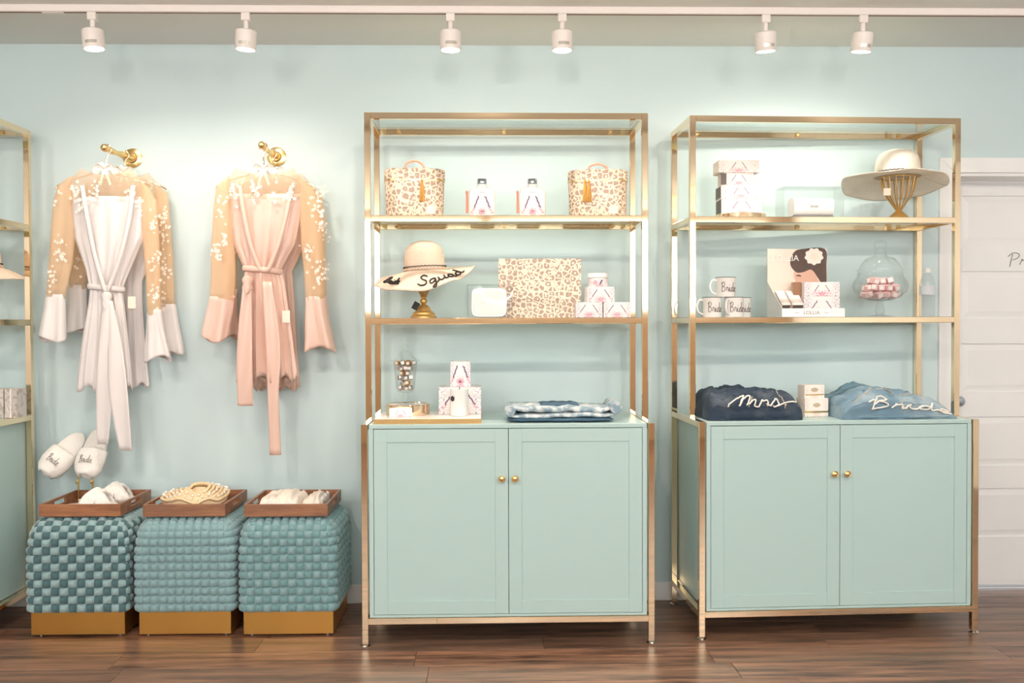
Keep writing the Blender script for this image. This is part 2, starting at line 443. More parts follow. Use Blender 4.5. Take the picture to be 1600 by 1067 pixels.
# baseboard and door
bh = .092
b = MB(); b.box(XL, DX0-.073, -.014, 0, 0, bh, .004)
struct(b.build('baseboard_back', 'white_paint'))
b = MB(); cw = .072
def casing(pts): b.poly(pts, -.018, 0)
casing([(DX0-cw, 0), (DX0, 0), (DX0, DZ), (DX0-cw, DZ+cw)])
casing([(DX1, 0), (DX1+cw, 0), (DX1+cw, DZ+cw), (DX1, DZ)])
b2 = MB(); b2.poly([(DX0-cw+.001, DZ+cw), (DX0+.001, DZ), (DX1-.001, DZ), (DX1+cw-.001, DZ+cw)], -.018, 0)
tr = struct(b.build('trim_1', 'white_paint')); b2.build('head_casing', 'white_paint', tr)
b = MB(); b.box(DX0, DX0+.018, 0, REC+.04, 0, DZ); b.box(DX1-.018, DX1, 0, REC+.04, 0, DZ); b.box(DX0+.018, DX1-.018, 0, REC+.04, DZ-.016, DZ)
b.box(DX0+.018, DX1-.018, REC-.016, REC-.002, DZ-.03, DZ-.016)
b.build('door_jamb', 'white_paint', tr)
dx0, dx1 = DX0+.02, DX1-.02; dz0, dz1 = .012, DZ-.02
door = bpy.data.objects.new('door_1', None); COL.objects.link(door); struct(door); door.location = (dx0, REC, 0)
dw = dx1-dx0
def zpx(py): return at(1560, py, REC).z
rows = [(306, 382), (424, 497), (537, 612), (651, 727), (763, 838)]
st = .115
b = MB(); prev = dz1
b.box(0, st, 0, .035, dz0, dz1, .001); b.box(dw-st, dw, 0, .035, dz0, dz1, .001)
for a, c in rows:
    b.box(st, dw-st, 0, .035, zpx(a), prev, .001); prev = zpx(c)
b.box(st, dw-st, 0, .035, dz0, prev, .001)
b.build('door_frame', 'white_paint', door)
for a, c in rows:
    z1, z0 = zpx(a), zpx(c); q = .035
    p = MB()
    p.loft([[(st, .012, z0), (dw-st, .012, z0), (dw-st, .012, z1), (st, .012, z1)],
            [(st+q, .004, z0+q), (dw-st-q, .004, z0+q), (dw-st-q, .004, z1-q), (st+q, .004, z1-q)]], True, True)
    p.box(st, dw-st, .012, .03, z0, z1)
    p.build('door_panel', 'white_paint', door)
kb = at(1500.5, 627.5, REC-.05)
k = MB(); k.lathe([(.0, -.0), (.026, 0), (.026, .006), (.01, .01), (.01, .028), (.024, .036), (.027, .048), (.02, .058), (0, .06)], 20, M=Matrix.Rotation(PI/2, 4, 'X'))
k.build('door_knob', 'silver', door, 40, (max(.055, kb.x-dx0), 0, kb.z))
tp = at(1576, 415, REC); tz = at(1576, 397, REC).z-tp.z
script('Private', lambda u, v: (tp.x-dx0+u*.28, -.0012, tp.z+v*tz*1.05), .0016, 'ink', door)

# ------------------------------------------------------------------ display units
UW, DU, DLW, HT, HC, HR = 1.2512, .3744, .5346, 2.3045, .9485, .1225
PT = .027
class Unit:
    def __init__(s, X, g, r):
        s.M = TR(X, -g, 0) @ RZ(r); s.Mi = s.M.inverted(); s.r = r; s.o = (X, -g, 0)
    def loc(s, px, py, yl):                 # pixel -> local point on the plane local y = yl
        o = s.Mi @ CPOS; d = s.Mi.to_3x3() @ ray(px, py)
        return o + d*((yl-o.y)/d.y)
    def w(s, x, y, z): return s.M @ Vector((x, y, z))
SH1 = SH2 = None
U1 = Unit(-.5606, .1014, .0052); U2u = Unit(.8721, .0565, .0401)
SH1 = U1.loc(750, 336.2, -DU).z; SH2 = U1.loc(750, 496.6, -DU).z
def display_unit(U, label):
    t = thing('display_cabinet', label, 'display cabinet', U.o, U.r, 'gold framed display cabinets along the mint wall')
    g = 'gold'; c = .0015
    for x0 in (0, UW-PT):
        b = MB(); b.box(x0, x0+PT, -PT, 0, .012, HT, c); b.build('post', g, t)                        # back, full height
        b = MB(); b.box(x0, x0+PT, -DLW, -DLW+PT, .012, HC, c); b.build('post', g, t)                  # lower front
        b = MB(); b.box(x0, x0+PT, -DU, -DU+PT, HC, HT, c); b.build('post', g, t)                     # upper front
        for z in (HC-PT, HR-PT): MB().box(x0, x0+PT, -DLW+PT, -PT, z, z+PT, c).build('rail', g, t)
        for z in (HT-PT, SH1-PT, SH2-PT): MB().box(x0, x0+PT, -DU+PT, -PT, z, z+PT, c).build('rail', g, t)
        for y in (-PT/2, -DLW+PT/2):
            f = MB(); f.lathe([(.0, 0), (.02, 0), (.021, .004), (.014, .009), (.007, .012), (.0, .012)], 16)
            f.build('levelling_foot', 'chrome', t, 40, (x0+PT/2, y, 0))
    for z in (HT-PT, SH1-PT, SH2-PT):
        MB().box(PT, UW-PT, -DU, -DU+PT, z, z+PT, c).build('rail', g, t)
        MB().box(PT, UW-PT, -PT, 0, z, z+PT, c).build('rail', g, t)
        MB().box(PT+.001, UW-PT-.001, -DU+PT+.001, -PT-.001, z+PT-.009, z+PT, .001).build('glass_shelf', 'glass_shelf', t)
        for x in (.12, .62, 1.13):
            MB().box(x-.008, x+.008, -PT-.012, -PT, z+PT-.02, z+PT-.0095, .001).build('shelf_clip', 'brass', t)
    MB().box(PT, UW-PT, -DLW, -DLW+PT, HR-PT, HR, c).build('rail', g, t)
    MB().box(PT, UW-PT, -PT, 0, HR-PT, HR, c).build('rail', g, t)
    # cabinet box
    x0, x1 = PT+.006, UW-PT-.006; yf = -DLW+.004
    q = .018
    b = MB()
    b.box(x0, x1, yf, -.01, HC-.018, HC, .0015); b.box(x0, x1, yf, -.01, HR+.001, HR+.012, .001)
    b.box(x0, x0+q, yf, -.01, HR+.012, HC-.018); b.box(x1-q, x1, yf, -.01, HR+.012, HC-.018); b.box(x0+q, x1-q, -.02, -.01, HR+.012, HC-.018)
    b.build('cabinet_body', 'mint_lacquer', t)
    da, db = x0+q+.002, x1-q-.002; mid = (da+db)/2
    zb, zt = HR+.014, HC-.0205; sw = .056
    for i, (a, e) in enumerate(((da, mid-.0012), (mid+.0012, db))):
        d = MB()
        d.box(a, a+sw, yf, yf+.02, zb, zt, .0008); d.box(e-sw, e, yf, yf+.02, zb, zt, .0008)
        d.box(a+sw, e-sw, yf, yf+.02, zb, zb+sw, .0008); d.box(a+sw, e-sw, yf, yf+.02, zt-sw, zt, .0008)
        dd = d.build('door', 'mint_lacquer', t)
        MB().box(a+sw, e-sw, yf+.0045, yf+.014, zb+sw, zt-sw).build('door_panel', 'mint_lacquer', dd)
        kx = (e-.028) if i == 0 else (a+.026)
        kk = MB(); kk.lathe([(.0, 0), (.008, 0), (.006, .006), (.007, .012), (.0135, .016), (.0145, .02), (.012, .022), (.010, .0205), (.006, .023), (.0, .024)], 20, M=Matrix.Rotation(PI/2, 4, 'X'))
        kk.build('knob', 'brass', dd, 40, (kx, yf, U1.loc(783, 747.5, -DLW).z))
    return t
display_unit(U1, 'gold framed mint cabinet with two tall hat box cases on its glass shelf')
display_unit(U2u, 'gold framed mint cabinet beside the white door with mugs on its shelf')
XR0 = at(49.5, 300, -.07).x
U0 = Unit(XR0-UW, .07, 0.)
display_unit(U0, 'gold framed mint cabinet beside the woven ottomans, only its side showing')

def on(U, t, x, y, z, rz=0.):               # put a thing on a unit
    t.location = U.w(x, y, z+.0008); t.rotation_euler = (0, 0, U.r+rz); return t

# ------------------------------------------------------------------ track lights
TY = at(800, 13, 0).y
p = atz(800, 11.5, CEIL); TY = p.y
tk = thing('track_rail', 'white ceiling track rail with a dark slot above the wall', 'track rail', (0, TY, CEIL-.03))
MB().box(XL+.02, XR-.02, -.018, .018, 0, .03, .002).build('rail_body', 'track_white', tk)
MB().box(XL+.03, XR-.03, -.006, .006, -.0006, .0).build('slot', 'track_slot', tk)
b = MB().box(-.045, .045, -.012, .012, -.004, -.0008, .001)
for i, px in enumerate((84, 525, 962, 1388)):
    link('joiner', b.mesh('joiner', 'track_white') if i == 0 else jm, tk, (atz(px, 20, CEIL-.03).x, 0, 0))
    jm = tk.children[-1].data
def track_head(label, loc, tilt, pan, watt, group):
    t = thing('track_light', label, 'track light', loc, 0, group)
    MB().box(-.019, .019, -.016, .016, -.034, 0, .003).build('adapter', 'track_white', t)
    MB().lathe([(.011, -.075), (.011, -.034)], 12).build('stem', 'track_white', t, 40)
    Mh = TR(0, 0, -.085) @ Matrix.Rotation(pan, 4, 'Y') @ Matrix.Rotation(tilt, 4, 'X')
    h = MB(); h.lathe([(.0, .012), (.04, .012), (.045, .008), (.045, -.066), (.043, -.070), (.040, -.070), (.040, -.064)], 28, M=Mh, caps=False)
    h.build('lamp_housing', 'track_white', t, 40)
    MB().lathe([(.0, -.0645), (.040, -.0645)], 28, M=Mh, caps=False).build('lens', 'lens', t)
    s = MB()
    s.grid(lambda u, v: (.0455*sin((u-.4)*1.1), -.0455*cos((u-.4)*1.1), -.055+v*.014), 6, 1, M=Mh)
    s.build('sticker', 'sticker', t)
    l = bpy.data.lights.new('spot', 'SPOT'); l.energy = watt; l.color = SPOT_C; l.spot_size = math.radians(164); l.spot_blend = 1.0; l.shadow_soft_size = .04
    lo = bpy.data.objects.new('lamp_glow', l); COL.objects.link(lo); lo.parent = t; lo.matrix_local = Mh @ TR(0, 0, -.074)
    return t
hd = [(150, .0, -.08, ''), (387, .05, .06, ''), (704, .0, 0, ''), (878, .0, .0, ''), (1196, .12, -.06, ''), (1349, .14, .06, '')]
hl = ['white track spotlight above the white robes', 'white track spotlight above the peach robes', 'white track spotlight above the striding hat on the first cabinet', 'white track spotlight above the tall leopard case with the double tassel', 'white track spotlight tilted over the stacked floral boxes', 'white track spotlight above the wide white sun hat']
hl[2] = 'white track spotlight above the flask shaped bottles'
for (px, ti, pa, _), lb in zip(hd, hl):
    track_head(lb, (atz(px, 24, CEIL-.03).x, TY, CEIL-.03), ti, pa, SPOT_W, 'spotlights on the wall track')
t2 = thing('track_rail', 'white ceiling track rail out over the shop floor', 'track rail', (0, -2.9, CEIL-.03))
MB().box(XL+.02, XR-.02, -.018, .018, 0, .03, .002).build('rail_body', 'track_white', t2)
for i, x in enumerate((-2.6, -1.3, 0., 1.3, 2.6)):
    track_head('white track spotlight on the rail over the shop floor', (x, -2.9, CEIL-.03), .75, 0, SPOT2_W, 'spotlights over the shop floor')
mat('globe', (255, 246, 236), .4, emit=3.0)  # glowing shell of the added fill lamps
for x in (-2.2, .1, 2.4):  # unseen lamps added to brighten the ceiling and fill from the front
    t = thing('added_fill_lamp', 'added opal fill lamp, unseen over the shop floor', 'fill lamp', (x, -5.4, 1.75), 0, 'added fill lamps over the shop floor')
    MB().lathe([(.0, -.16)]+[(.16*sin(PI*i/16), -.16*cos(PI*i/16)) for i in range(1, 16)]+[(.02, .159)], 32).build('fill_globe', 'globe', t, 60)
    MB().lathe([(.03, .158), (.03, .19), (.004, .195), (.004, CEIL-1.75-.02), (.06, CEIL-1.75-.02), (.06, CEIL-1.75)], 20).build('stem', 'brass', t, 40)
    l = bpy.data.lights.new('globe', 'POINT'); l.energy = FILL_W; l.color = FILL_C; l.shadow_soft_size = .17
    lo = bpy.data.objects.new('lamp_glow', l); COL.objects.link(lo); lo.parent = t

# ------------------------------------------------------------------ woven ottomans with trays
OT_H, OT_B = .522, .110
def pad_mesh(name, w, h, m):
    b = MB(); n = 5
    def f(u, v):
        a, c = 2*u-1, 2*v-1
        k = (1-a**4)*(1-c**4)
        return (a*w/2, c*h/2, .017*max(0., (1-a*a)*(1-c*c))**.42-.004)
    b.grid(f, n, n); return b.mesh(name, m, 80)
def ottoman(label, px0, px1, pyb, mats, bpx):
    fy = atz((px0+px1)/2, pyb, .008).y                       # front of the gold plinth
    s = .475; hb = (bpx[1]-bpx[0])/2
    xc = (at(px0, 900, fy-.018).x+at(px1, 900, fy-.018).x)/2
    w = at(px1, 900, fy-.018).x-at(px0, 900, fy-.018).x
    t = thing('woven_ottoman', label, 'ottoman', (xc, fy-.018+w/2, 0), 0, 'woven velvet ottomans on gold plinths')
    h = w/2; p = h-.022
    MB().box(-p, p, -p, p, .008, OT_B, .001).build('plinth', 'brushed_gold', t)
    for sx in (-1, 1):
        for sy in (-1, 1): MB().lathe([(.0, 0), (.011, 0), (.011, .008), (0, .008)], 12, (sx*(p-.03), sy*(p-.03), 0)).build('foot', 'chrome', t, 40)
    q = h-.020
    MB().box(-q, q, -q, q, OT_B+.0005, OT_H-.024, .07).build('cushion', 'velvet_core', t)
    Rr = .045
    nc, nr = 12, 11
    gx = 2*h/nc; gz = .0362
    pm = [pad_mesh('woven_pad', gx*1.09, gz*1.01, mats[0]), pad_mesh('woven_pad', gx*1.01, gz*1.09, mats[1])]  # where two tones alternate, they paint the nap's bright and dim sheen
    bx = (Vector((-h, -h, OT_B)), Vector((h, h, OT_H)))
    def put(pnt, par, tang):
        k_ = min(max((pnt.z-(OT_H-.16))/.12, 0.), 1.); Rr = lerp(.04, .085, k_*k_*(3-2*k_))
        inn = Vector((min(max(pnt.x, -h+Rr), h-Rr), min(max(pnt.y, -h+Rr), h-Rr), min(max(pnt.z, OT_B+.004), OT_H-.085)))
        n = pnt-inn
        n = n.normalized() if n.length > 1e-6 else Vector((0, 0, 1))
        pos = inn+n*(Rr-.010)
        x = (tang-n*tang.dot(n)).normalized(); yv = n.cross(x)
        M = Matrix((x, yv, n)).transposed().to_4x4(); M.translation = pos
        return M
    rest = MB()
    def cell(pnt, par, tang, obj):
        M = put(pnt, par, tang); me = pm[par]
        if obj:
            o = link('woven_pad', me, t); o.matrix_local = M
        else: rest.add([M @ v.co for v in me.vertices], [tuple(f.vertices) for f in me.polygons])
    for i in range(nc):
        a = -h+(i+.5)*gx
        for j in range(nr):
            z = OT_B+(j+.5)*gz
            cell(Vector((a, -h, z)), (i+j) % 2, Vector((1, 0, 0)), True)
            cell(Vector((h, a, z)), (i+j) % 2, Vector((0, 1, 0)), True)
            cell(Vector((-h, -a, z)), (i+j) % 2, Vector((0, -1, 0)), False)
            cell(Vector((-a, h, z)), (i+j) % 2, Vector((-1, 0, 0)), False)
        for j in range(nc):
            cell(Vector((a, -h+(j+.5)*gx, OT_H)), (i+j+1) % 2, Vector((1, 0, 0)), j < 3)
    r = rest.build('woven_strap_back', mats[0], t, 80); r['kind'] = 'stuff'
    return t, xc, fy, w
O1 = ottoman('woven velvet ottoman in a dark and light teal checker', 36, 199, 992, ('velvet_nap_lit', 'velvet_nap_shaded'), (41, 191))
O2 = ottoman('plain pale teal woven velvet ottoman between two other ottomans', 206, 366, 991, ('velvet_mid', 'velvet_mid'), (213, 360))
O3 = ottoman('deeper teal woven velvet ottoman beside the mint cabinet', 370, 527, 991, ('velvet_teal', 'velvet_mid'), (376, 524))
TZ = OT_H+.0045
def tray(label, px0, px1, rz):
    yf = atz((px0+px1)/2, 807, TZ).y
    a = at(px0, 807, yf).x; c = at(px1, 807, yf).x; w = c-a; d = .37; hh = .054; k = .011
    t = thing('wooden_tray', label, 'tray', ((a+c)/2, yf+d/2, TZ), rz, 'wooden serving trays on the ottomans')
    MB().box(-w/2+k, w/2-k, -d/2+k, d/2-k, 0, .008).build('tray_base', 'tray_wood', t)
    for y in (-d/2, d/2-k): MB().box(-w/2, w/2, y, y+k, 0, hh, .001).build('tray_side', 'tray_wood', t)
    for x in (-w/2, w/2-k):
        b = MB(); y0, y1 = -d/2+k, d/2-k
        b.box(x, x+k, y0, y1, 0, .02); b.box(x, x+k, y0, y1, .044, hh)
        b.box(x, x+k, y0, -.06, .02, .044); b.box(x, x+k, .06, y1, .02, .044)
        b.build('tray_end', 'tray_wood', t)
    return t, (a+c)/2, yf, w, d
T1 = tray('wooden tray holding white plush slippers on the ottoman with painted nap sheen', 60.5, 188.5, .0)
T2 = tray('wooden tray holding the pearl trimmed straw clutch', 223, 352, 0)
T3 = tray('wooden tray holding folded cream garments', 381, 512, 0)
TB = TZ+.0085

# ------------------------------------------------------------------ slippers
def slipper_parts(t, word=None, cross=False):
    L, Wd = .25, .112
    def outl(s, f=1.):                                   # half width along the length, 0 heel .. 1 toe
        return f*Wd/2*(.80+.2*sin(PI*(s*1.0-.15)))*max(0.02, 1-abs(2*s-1)**5)**.5
    def sole(z0, z1, f, nm, m):
        b = MB(); n = 18
        top = [(-outl(i/n, f), -L/2+L*i/n) for i in range(n+1)]; bot = [(outl(i/n, f), -L/2+L*i/n) for i in range(n, -1, -1)]
        ring = top+bot
        b.loft([[(x*.96, y*.985, z0) for x, y in ring], [(x, y, z0+(z1-z0)*.3) for x, y in ring], [(x, y, z0+(z1-z0)*.75) for x, y in ring], [(x*.95, y*.98, z1) for x, y in ring]])
        return b.build(nm, m, t, 50)
    sole(0, .016, 1.0, 'sole', 'white'); sole(.0162, .026, .95, 'insole', 'plush')
    def up(s0, s1, hgt, skew, nm):
        b = MB()
        def f(u, v):
            s = lerp(s0, s1, v)+skew*(u-.5)
            a = PI*u; w = outl(min(max(s, .03), .97), 1.08)
            e = 1-.25*(2*v-1)**2
            x = -cos(a)*w; z = .012+sin(a)**.8*hgt*e
            q = 1+.10*nz(x*60, s*18, z*60+skew*9)
            return (x*q, -L/2+L*s, .012+(z-.012)*q)
        b.grid(f, 18, 12); return b.build(nm, 'plush', t, 80, solid=.014)
    if cross:
        up(.52, .76, .072, .34, 'upper_strap'); up(.52, .76, .080, -.34, 'upper_strap')
    else:
        up(.46, .98, .056, 0, 'upper')
        if word: script(word, lambda u, v: (.030-.06*u, -L/2+L*(.80-.15*v),   .012+.066+.006-.012*abs(2*u-1)**2), .0012, 'ink_grey', t)
    return t
def slipper(label, M, word=None, cross=False):
    t = thing('slipper', label, 'slipper', group='white plush slippers'); t.matrix_world = M
    return slipper_parts(t, word, cross)
ty = T1[2]; tx = T1[1]; 
sl = at(123, 785, ty+.22).x
ys = ty+.334
st_ = thing('slipper_stand', 'brass shoe stand with two thin posts in the slipper tray', 'stand', (at(137, 785, ys).x, ys, TB+.001))
MB().box(-.06, .06, -.012, .012, 0, .006, .002).build('base', 'brass', st_)
for px in (122.5, 145.5):
    x = at(px, 760, ys).x-st_.location.x
    MB().tube([(x, 0, .006), (x, 0, .20)], .0045, 10).build('post', 'brass', st_, 50)
    MB().lathe([(.0, 0), (.008, 0), (.009, .012), (0, .013)], 12, M=TR(x, -.004, .09) @ Matrix.Rotation(PI/2, 4, 'X')).build('thumb_screw', 'brass', st_, 50)
for px, py, roll, lb in ((99, 708, .6, 'white plush slipper embroidered Bride leaning over to the cabinet side'), (144, 706, .05, 'white plush slipper embroidered Bride upright on the brass stand')):
    c = at(px, py, ys-.07)
    M = TR(*c) @ Matrix.Rotation(roll, 4, 'Y') @ Matrix.Rotation(math.radians(58), 4, 'X') @ RZ(PI) @ TR(0, 0, -.03)
    slipper(lb, M, 'Bride' if roll < -.3 else 'Bride')
y1 = ty+.14
c = at(150, 780, y1)
slipper('white plush cross strap slipper lying in front of its pair', TR(at(145, 780, y1).x, ty+.090, TB+.002) @ RZ(math.radians(-76)), cross=True)
slipper('white plush cross strap slipper lying behind its pair', TR(at(152, 775, y1).x, ty+.250, TB+.002) @ RZ(math.radians(-76)), cross=True)

# ------------------------------------------------------------------ straw clutch and cream garments in trays
cx = at(305, 780, T2[2]+.18).x; cy = T2[2]+.18
cl = thing('straw_clutch', 'straw clutch bag with rows of pearls lying in a tray', 'bag', (cx, cy, TB))
def clz(u): return .03+.045*u
b = MB(); n = 28
def outline(k, z, dy=0.):
    return [((.148*k)*cos(a)+.0, dy+(.105*k)*sin(a)+0, z+.018*nz(cos(a)*2, sin(a)*2)+.028*max(0, cos(a-.9))) for a in [2*PI*i/n for i in range(n)]]
b.loft([outline(.92, .004+.012), outline(1, .022), outline(1, .036), outline(.9, .05), outline(.5, .062), outline(.05, .064)], True, True)
b.build('bag_body', 'raffia', cl, 60)
for k in range(6):
    rr = 1.02-.115*k
    pts = [Vector((.148*rr*cos(a), .105*rr*sin(a), .045+.0065*k+.018*nz(cos(a)*2, sin(a)*2)+.028*max(0, cos(a-.9)))) for a in [2*PI*i/40 for i in range(40)]]
    MB().tube(pts, .0075, 6, closed=True).build('straw_braid', 'raffia', cl, 60)
pe = MB().lathe([(.0, -.0062), (.0045, -.0045), (.0062, 0), (.0045, .0045), (0, .0062)], 10).mesh('pearl', 'pearl', 80)
for k, cnt in ((.5, 34), (2.5, 26)):
    rr = 1.02-.115*k
    for i in range(cnt):
        a = 2*PI*i/cnt
        link('pearl', pe, cl, (.148*rr*cos(a), .105*rr*sin(a), .057+.0065*k+.018*nz(cos(a)*2, sin(a)*2)+.028*max(0, cos(a-.9))))
MB().box(-.03, .03, -.001, .001, 0, .045, M=TR(-.015, -.105, .012) @ Matrix.Rotation(-.5, 4, 'X')).build('price_card', 'white', cl)

def cloth_lump(t, name, m, w, d, h, seed, amp=.2, fr=9., top=2.6, M=None, nu=34, nv=18, solid=0):
    b = MB()
    def f(u, v):
        a = 2*u-1; e = max(0., 1-abs(a)**6)**.5
        tt = PI*v
        k = 1+amp*nz(a*w*fr*2+seed, v*3+seed*.7, seed)
        z = h*e*abs(sin(tt))**(1/top)*k
        yy = -d/2*(math.copysign(abs(cos(tt))**(1/1.6), cos(tt)))*(.9+.1*e)*(1+.08*nz(a*w*fr*3, 4.+seed, v*2))
        x = a*w/2*(1+.04*nz(v*4+seed, seed))
        return (x, yy, max(0, z))
    b.grid(f, nu, nv, M=M)
    bot = [f(i/nu, 0.) for i in range(nu+1)]; bk = [f(i/nu, 1.) for i in range(nu+1)]
    b.grid(lambda u, v: Vector(bot[round(u*nu)]).lerp(Vector(bk[round(u*nu)]), v), nu, 1, M=M)
    return b.build(name, m, t, 75), f
gx_, gy_ = at(456, 780, T3[2]+.18).x, T3[2]+.18
ga = thing('folded_garment', 'cream silky garment folded in the tray, the bunched one under the ribbon', 'garment', (gx_-.035, gy_, TB))
cloth_lump(ga, 'folded_cloth', 'tissue', .19, .25, .068, 3.1, .35, 14)
rb = MB(); rb.grid(lambda u, v: (-.012+.05*v+.01*u, -.128+.256*u, .004+.071*sin(PI*u)**.33), 18, 3); rb.build('ribbon', 'cream', ga, 70, solid=.002)
gb = thing('folded_garment', 'cream folded garment with a frilled end in the tray', 'garment', (gx_+.108, gy_+.01, TB))
cloth_lump(gb, 'folded_cloth', 'tissue', .09, .22, .055, 8.3, .45, 22)
fr_ = MB(); fr_.grid(lambda u, v: (.043+.006*sin(u*40), -.09+.18*u, .012+.04*v+.006*sin(u*23)), 40, 4); fr_.build('frill', 'satin_white', gb, 70, solid=.002)

# ------------------------------------------------------------------ robes on wall hooks
YR_F, YR_B = -.188, -.060
def wall_hook(label, px, py, tipx, tipy):
    c = at(px, py, -.004)
    t = thing('wall_hook', label, 'wall hook', (c.x, 0, c.z), 0, 'brass wall hooks')
    Mx = Matrix.Rotation(PI/2, 4, 'X')
    MB().lathe([(.0, 0), (.046, 0), (.047, .004), (.04, .007), (.026, .009), (.02, .016), (0, .016)], 28, M=Mx).build('flange', 'brass', t, 40)
    e = at(tipx, tipy, -.215); q = Vector((e.x-c.x, -.215, e.z-c.z))
    pts = crom([(0, -.01, 0), (q.x*.35, -.08, q.z*.25), (q.x*.7, -.14, q.z*.45), (q.x*.92, -.19, q.z*.8), q], 5)
    MB().tube(pts, [.016-.005*abs(sin(i*.55)) for i in range(len(pts))], 12).build('arm', 'brass', t, 60)
    MB().lathe([(.0, -.018), (.011, -.014), (.017, -.004), (.017, .005), (.010, .015), (0, .019)], 16, M=TR(*q)).build('finial', 'brass', t, 60)
    for i in range(4):
        a = PI/4+i*PI/2
        MB().lathe([(.0, 0), (.004, 0), (.003, .003), (0, .003)], 8, M=TR(.036*cos(a), -.006, .036*sin(a)) @ Mx).build('screw', 'brass', t, 60)
    def arm_at(Y):
        for p_, n_ in zip(pts, pts[1:]):
            if n_.y <= Y: return Vector((c.x+n_.x, Y, c.z+n_.z))
    return t, arm_at
H1 = wall_hook('brass wall hook holding the white robes', 207, 247, 163, 231)
H2 = wall_hook('brass wall hook holding the peach robes', 432, 245, 409, 227)
flower_me = MB()
for k in range(6):
    a = k*PI/3
    flower_me.lathe([(.0, -.001), (.006, -.002), (.009, .002), (.006, .005), (0, .006)], 8, M=Matrix.Rotation(a, 4, 'Y') @ TR(.010, 0, 0) @ Matrix.Rotation(PI/2, 4, 'X'))
flower_me.lathe([(.0, 0), (.006, 0), (.004, .006), (0, .007)], 8, M=Matrix.Rotation(PI/2, 4, 'X'))
flower_me = flower_me.mesh('flower', 'pearl', 60)
def hanger(label, xl, xr, pyend, pyneck, Y, hook):
    a = at(xl, pyend, Y); c = at(xr, pyend, Y); mx = (a.x+c.x)/2; nk = at((xl+xr)/2, pyneck, Y)
    hp = hook(Y)
    t = thing('hanger', label, 'hanger', (mx, Y, a.z), 0, 'gold wire hangers')
    L = (c.x-a.x)/2; hz = nk.z-a.z; hx = hp.x-mx; hk = hp.z-a.z
    pts = crom([(-L+.02, 0, -.028), (-L-.004, 0, -.018), (-L, 0, .004), (-L*.6, 0, hz*.38), (-L*.22, 0, hz*.62), (hx*.6, 0, hz*.95), (L*.22, 0, hz*.62), (L*.6, 0, hz*.38), (L, 0, .004), (L+.004, 0, -.018), (L-.02, 0, -.028)], 6)
    MB().tube(pts, .0036, 8).build('shoulder_wire', 'gold', t, 60)
    r = .020
    MB().tube(crom([(hx*.6, 0, hz*.95), (hx, 0, lerp(hz, hk, .5)), (hx+r*.9, 0, hk), (hx, 0, hk+r+.002), (hx-r*.9, 0, hk), (hx-r*.8, 0, hk-.012)], 6), .0036, 8).build('hook_wire', 'gold', t, 60)
    for dx, dz in ((-.045, -.012), (-.018, .012), (.014, .004), (.042, -.012)):
        link('flower', flower_me, t, (hx*.6+dx, -.008, hz*.82+dz), (0, dx*20, 0))
    for s_ in (-1, 1):
        MB().tube(crom([(hx*.6, -.012, hz*.8), (hx*.6+s_*.03, -.02, hz*.8+.022), (hx*.6+s_*.045, -.014, hz*.8+.004), (hx*.6+s_*.01, -.012, hz*.8-.004)], 5, True), .005, 6, closed=True, flat=.4).build('bow_loop', 'pearl', t, 60)
        MB().tube(crom([(hx*.6, -.012, hz*.8), (hx*.6+s_*.014, -.016, hz*.8-.04), (hx*.6+s_*.024, -.012, hz*.8-.075)], 5), .006, 6, flat=.3).build('bow_tail', 'pearl', t, 60)
    return t

def gtube(rows, Y, folds, seed, seg=56, sub=4, front=True):
    """rows: (py, xl, xr, half depth, fold amplitude); returns loft sections of a hanging cloth tube"""
    secs = []; pys = []; rows = [tuple(r)+(0.,)*(7-len(r)) for r in rows]
    for a, c in zip(rows, rows[1:]):
        n = sub
        for i in range(n): pys.append(lerp(a[0], c[0], i/n))
    pys.append(rows[-1][0])
    for py in pys:
        xl, xr, dp, am, arch, tilt = interp(rows, py)
        p0 = at(xl, py, Y); p1 = at(xr, py, Y); cxx = (p0.x+p1.x)/2; hw = (p1.x-p0.x)/2
        ring = []
        for j in range(seg):
            th = 2*PI*j/seg
            wv = am*(.6*sin(folds*th+seed+.5*sin(py*.02))+.55*nz(cos(th)*3.2+seed, sin(th)*3.2, py*.012+seed))
            wv *= .5+.5*abs(sin(th))
            ring.append((cxx+hw*cos(th)*(1+wv*.12), Y+dp*(.78+wv*.9)*sin(th)*1.0, (p0.z+p1.z)/2+.004*nz(cos(th)*2+seed, sin(th)*2)-(arch*cos(th)**2+tilt*cos(th))*.0031+(am-.2 if am > .2 else 0.)*.035*sin(folds*.5*th+seed*3)))
        secs.append(ring)
    return secs
def lace(t, spots, Y, seed, n=16, spread=(9, 19)):
    r = random.Random(seed); b = MB()
    for (px, py, cnt) in spots:
        for k in range(int(cnt*1.6)):
            q = at(px+r.gauss(0, spread[0]*.5), py+r.gauss(0, spread[1]*.5), Y-.001*r.random()); s_ = .006+.006*r.random(); ph = r.random()*6
            pts = [(q.x+s_*(.6+.4*cos(5*a+ph))*cos(a), q.z+s_*(.6+.4*cos(5*a+ph))*sin(a)) for a in [2*PI*i/15 for i in range(15)]]
            b.poly(pts, q.y-.0012, q.y)
    o = b.build('lace_applique', 'lace', t); o['kind'] = 'stuff'; return o
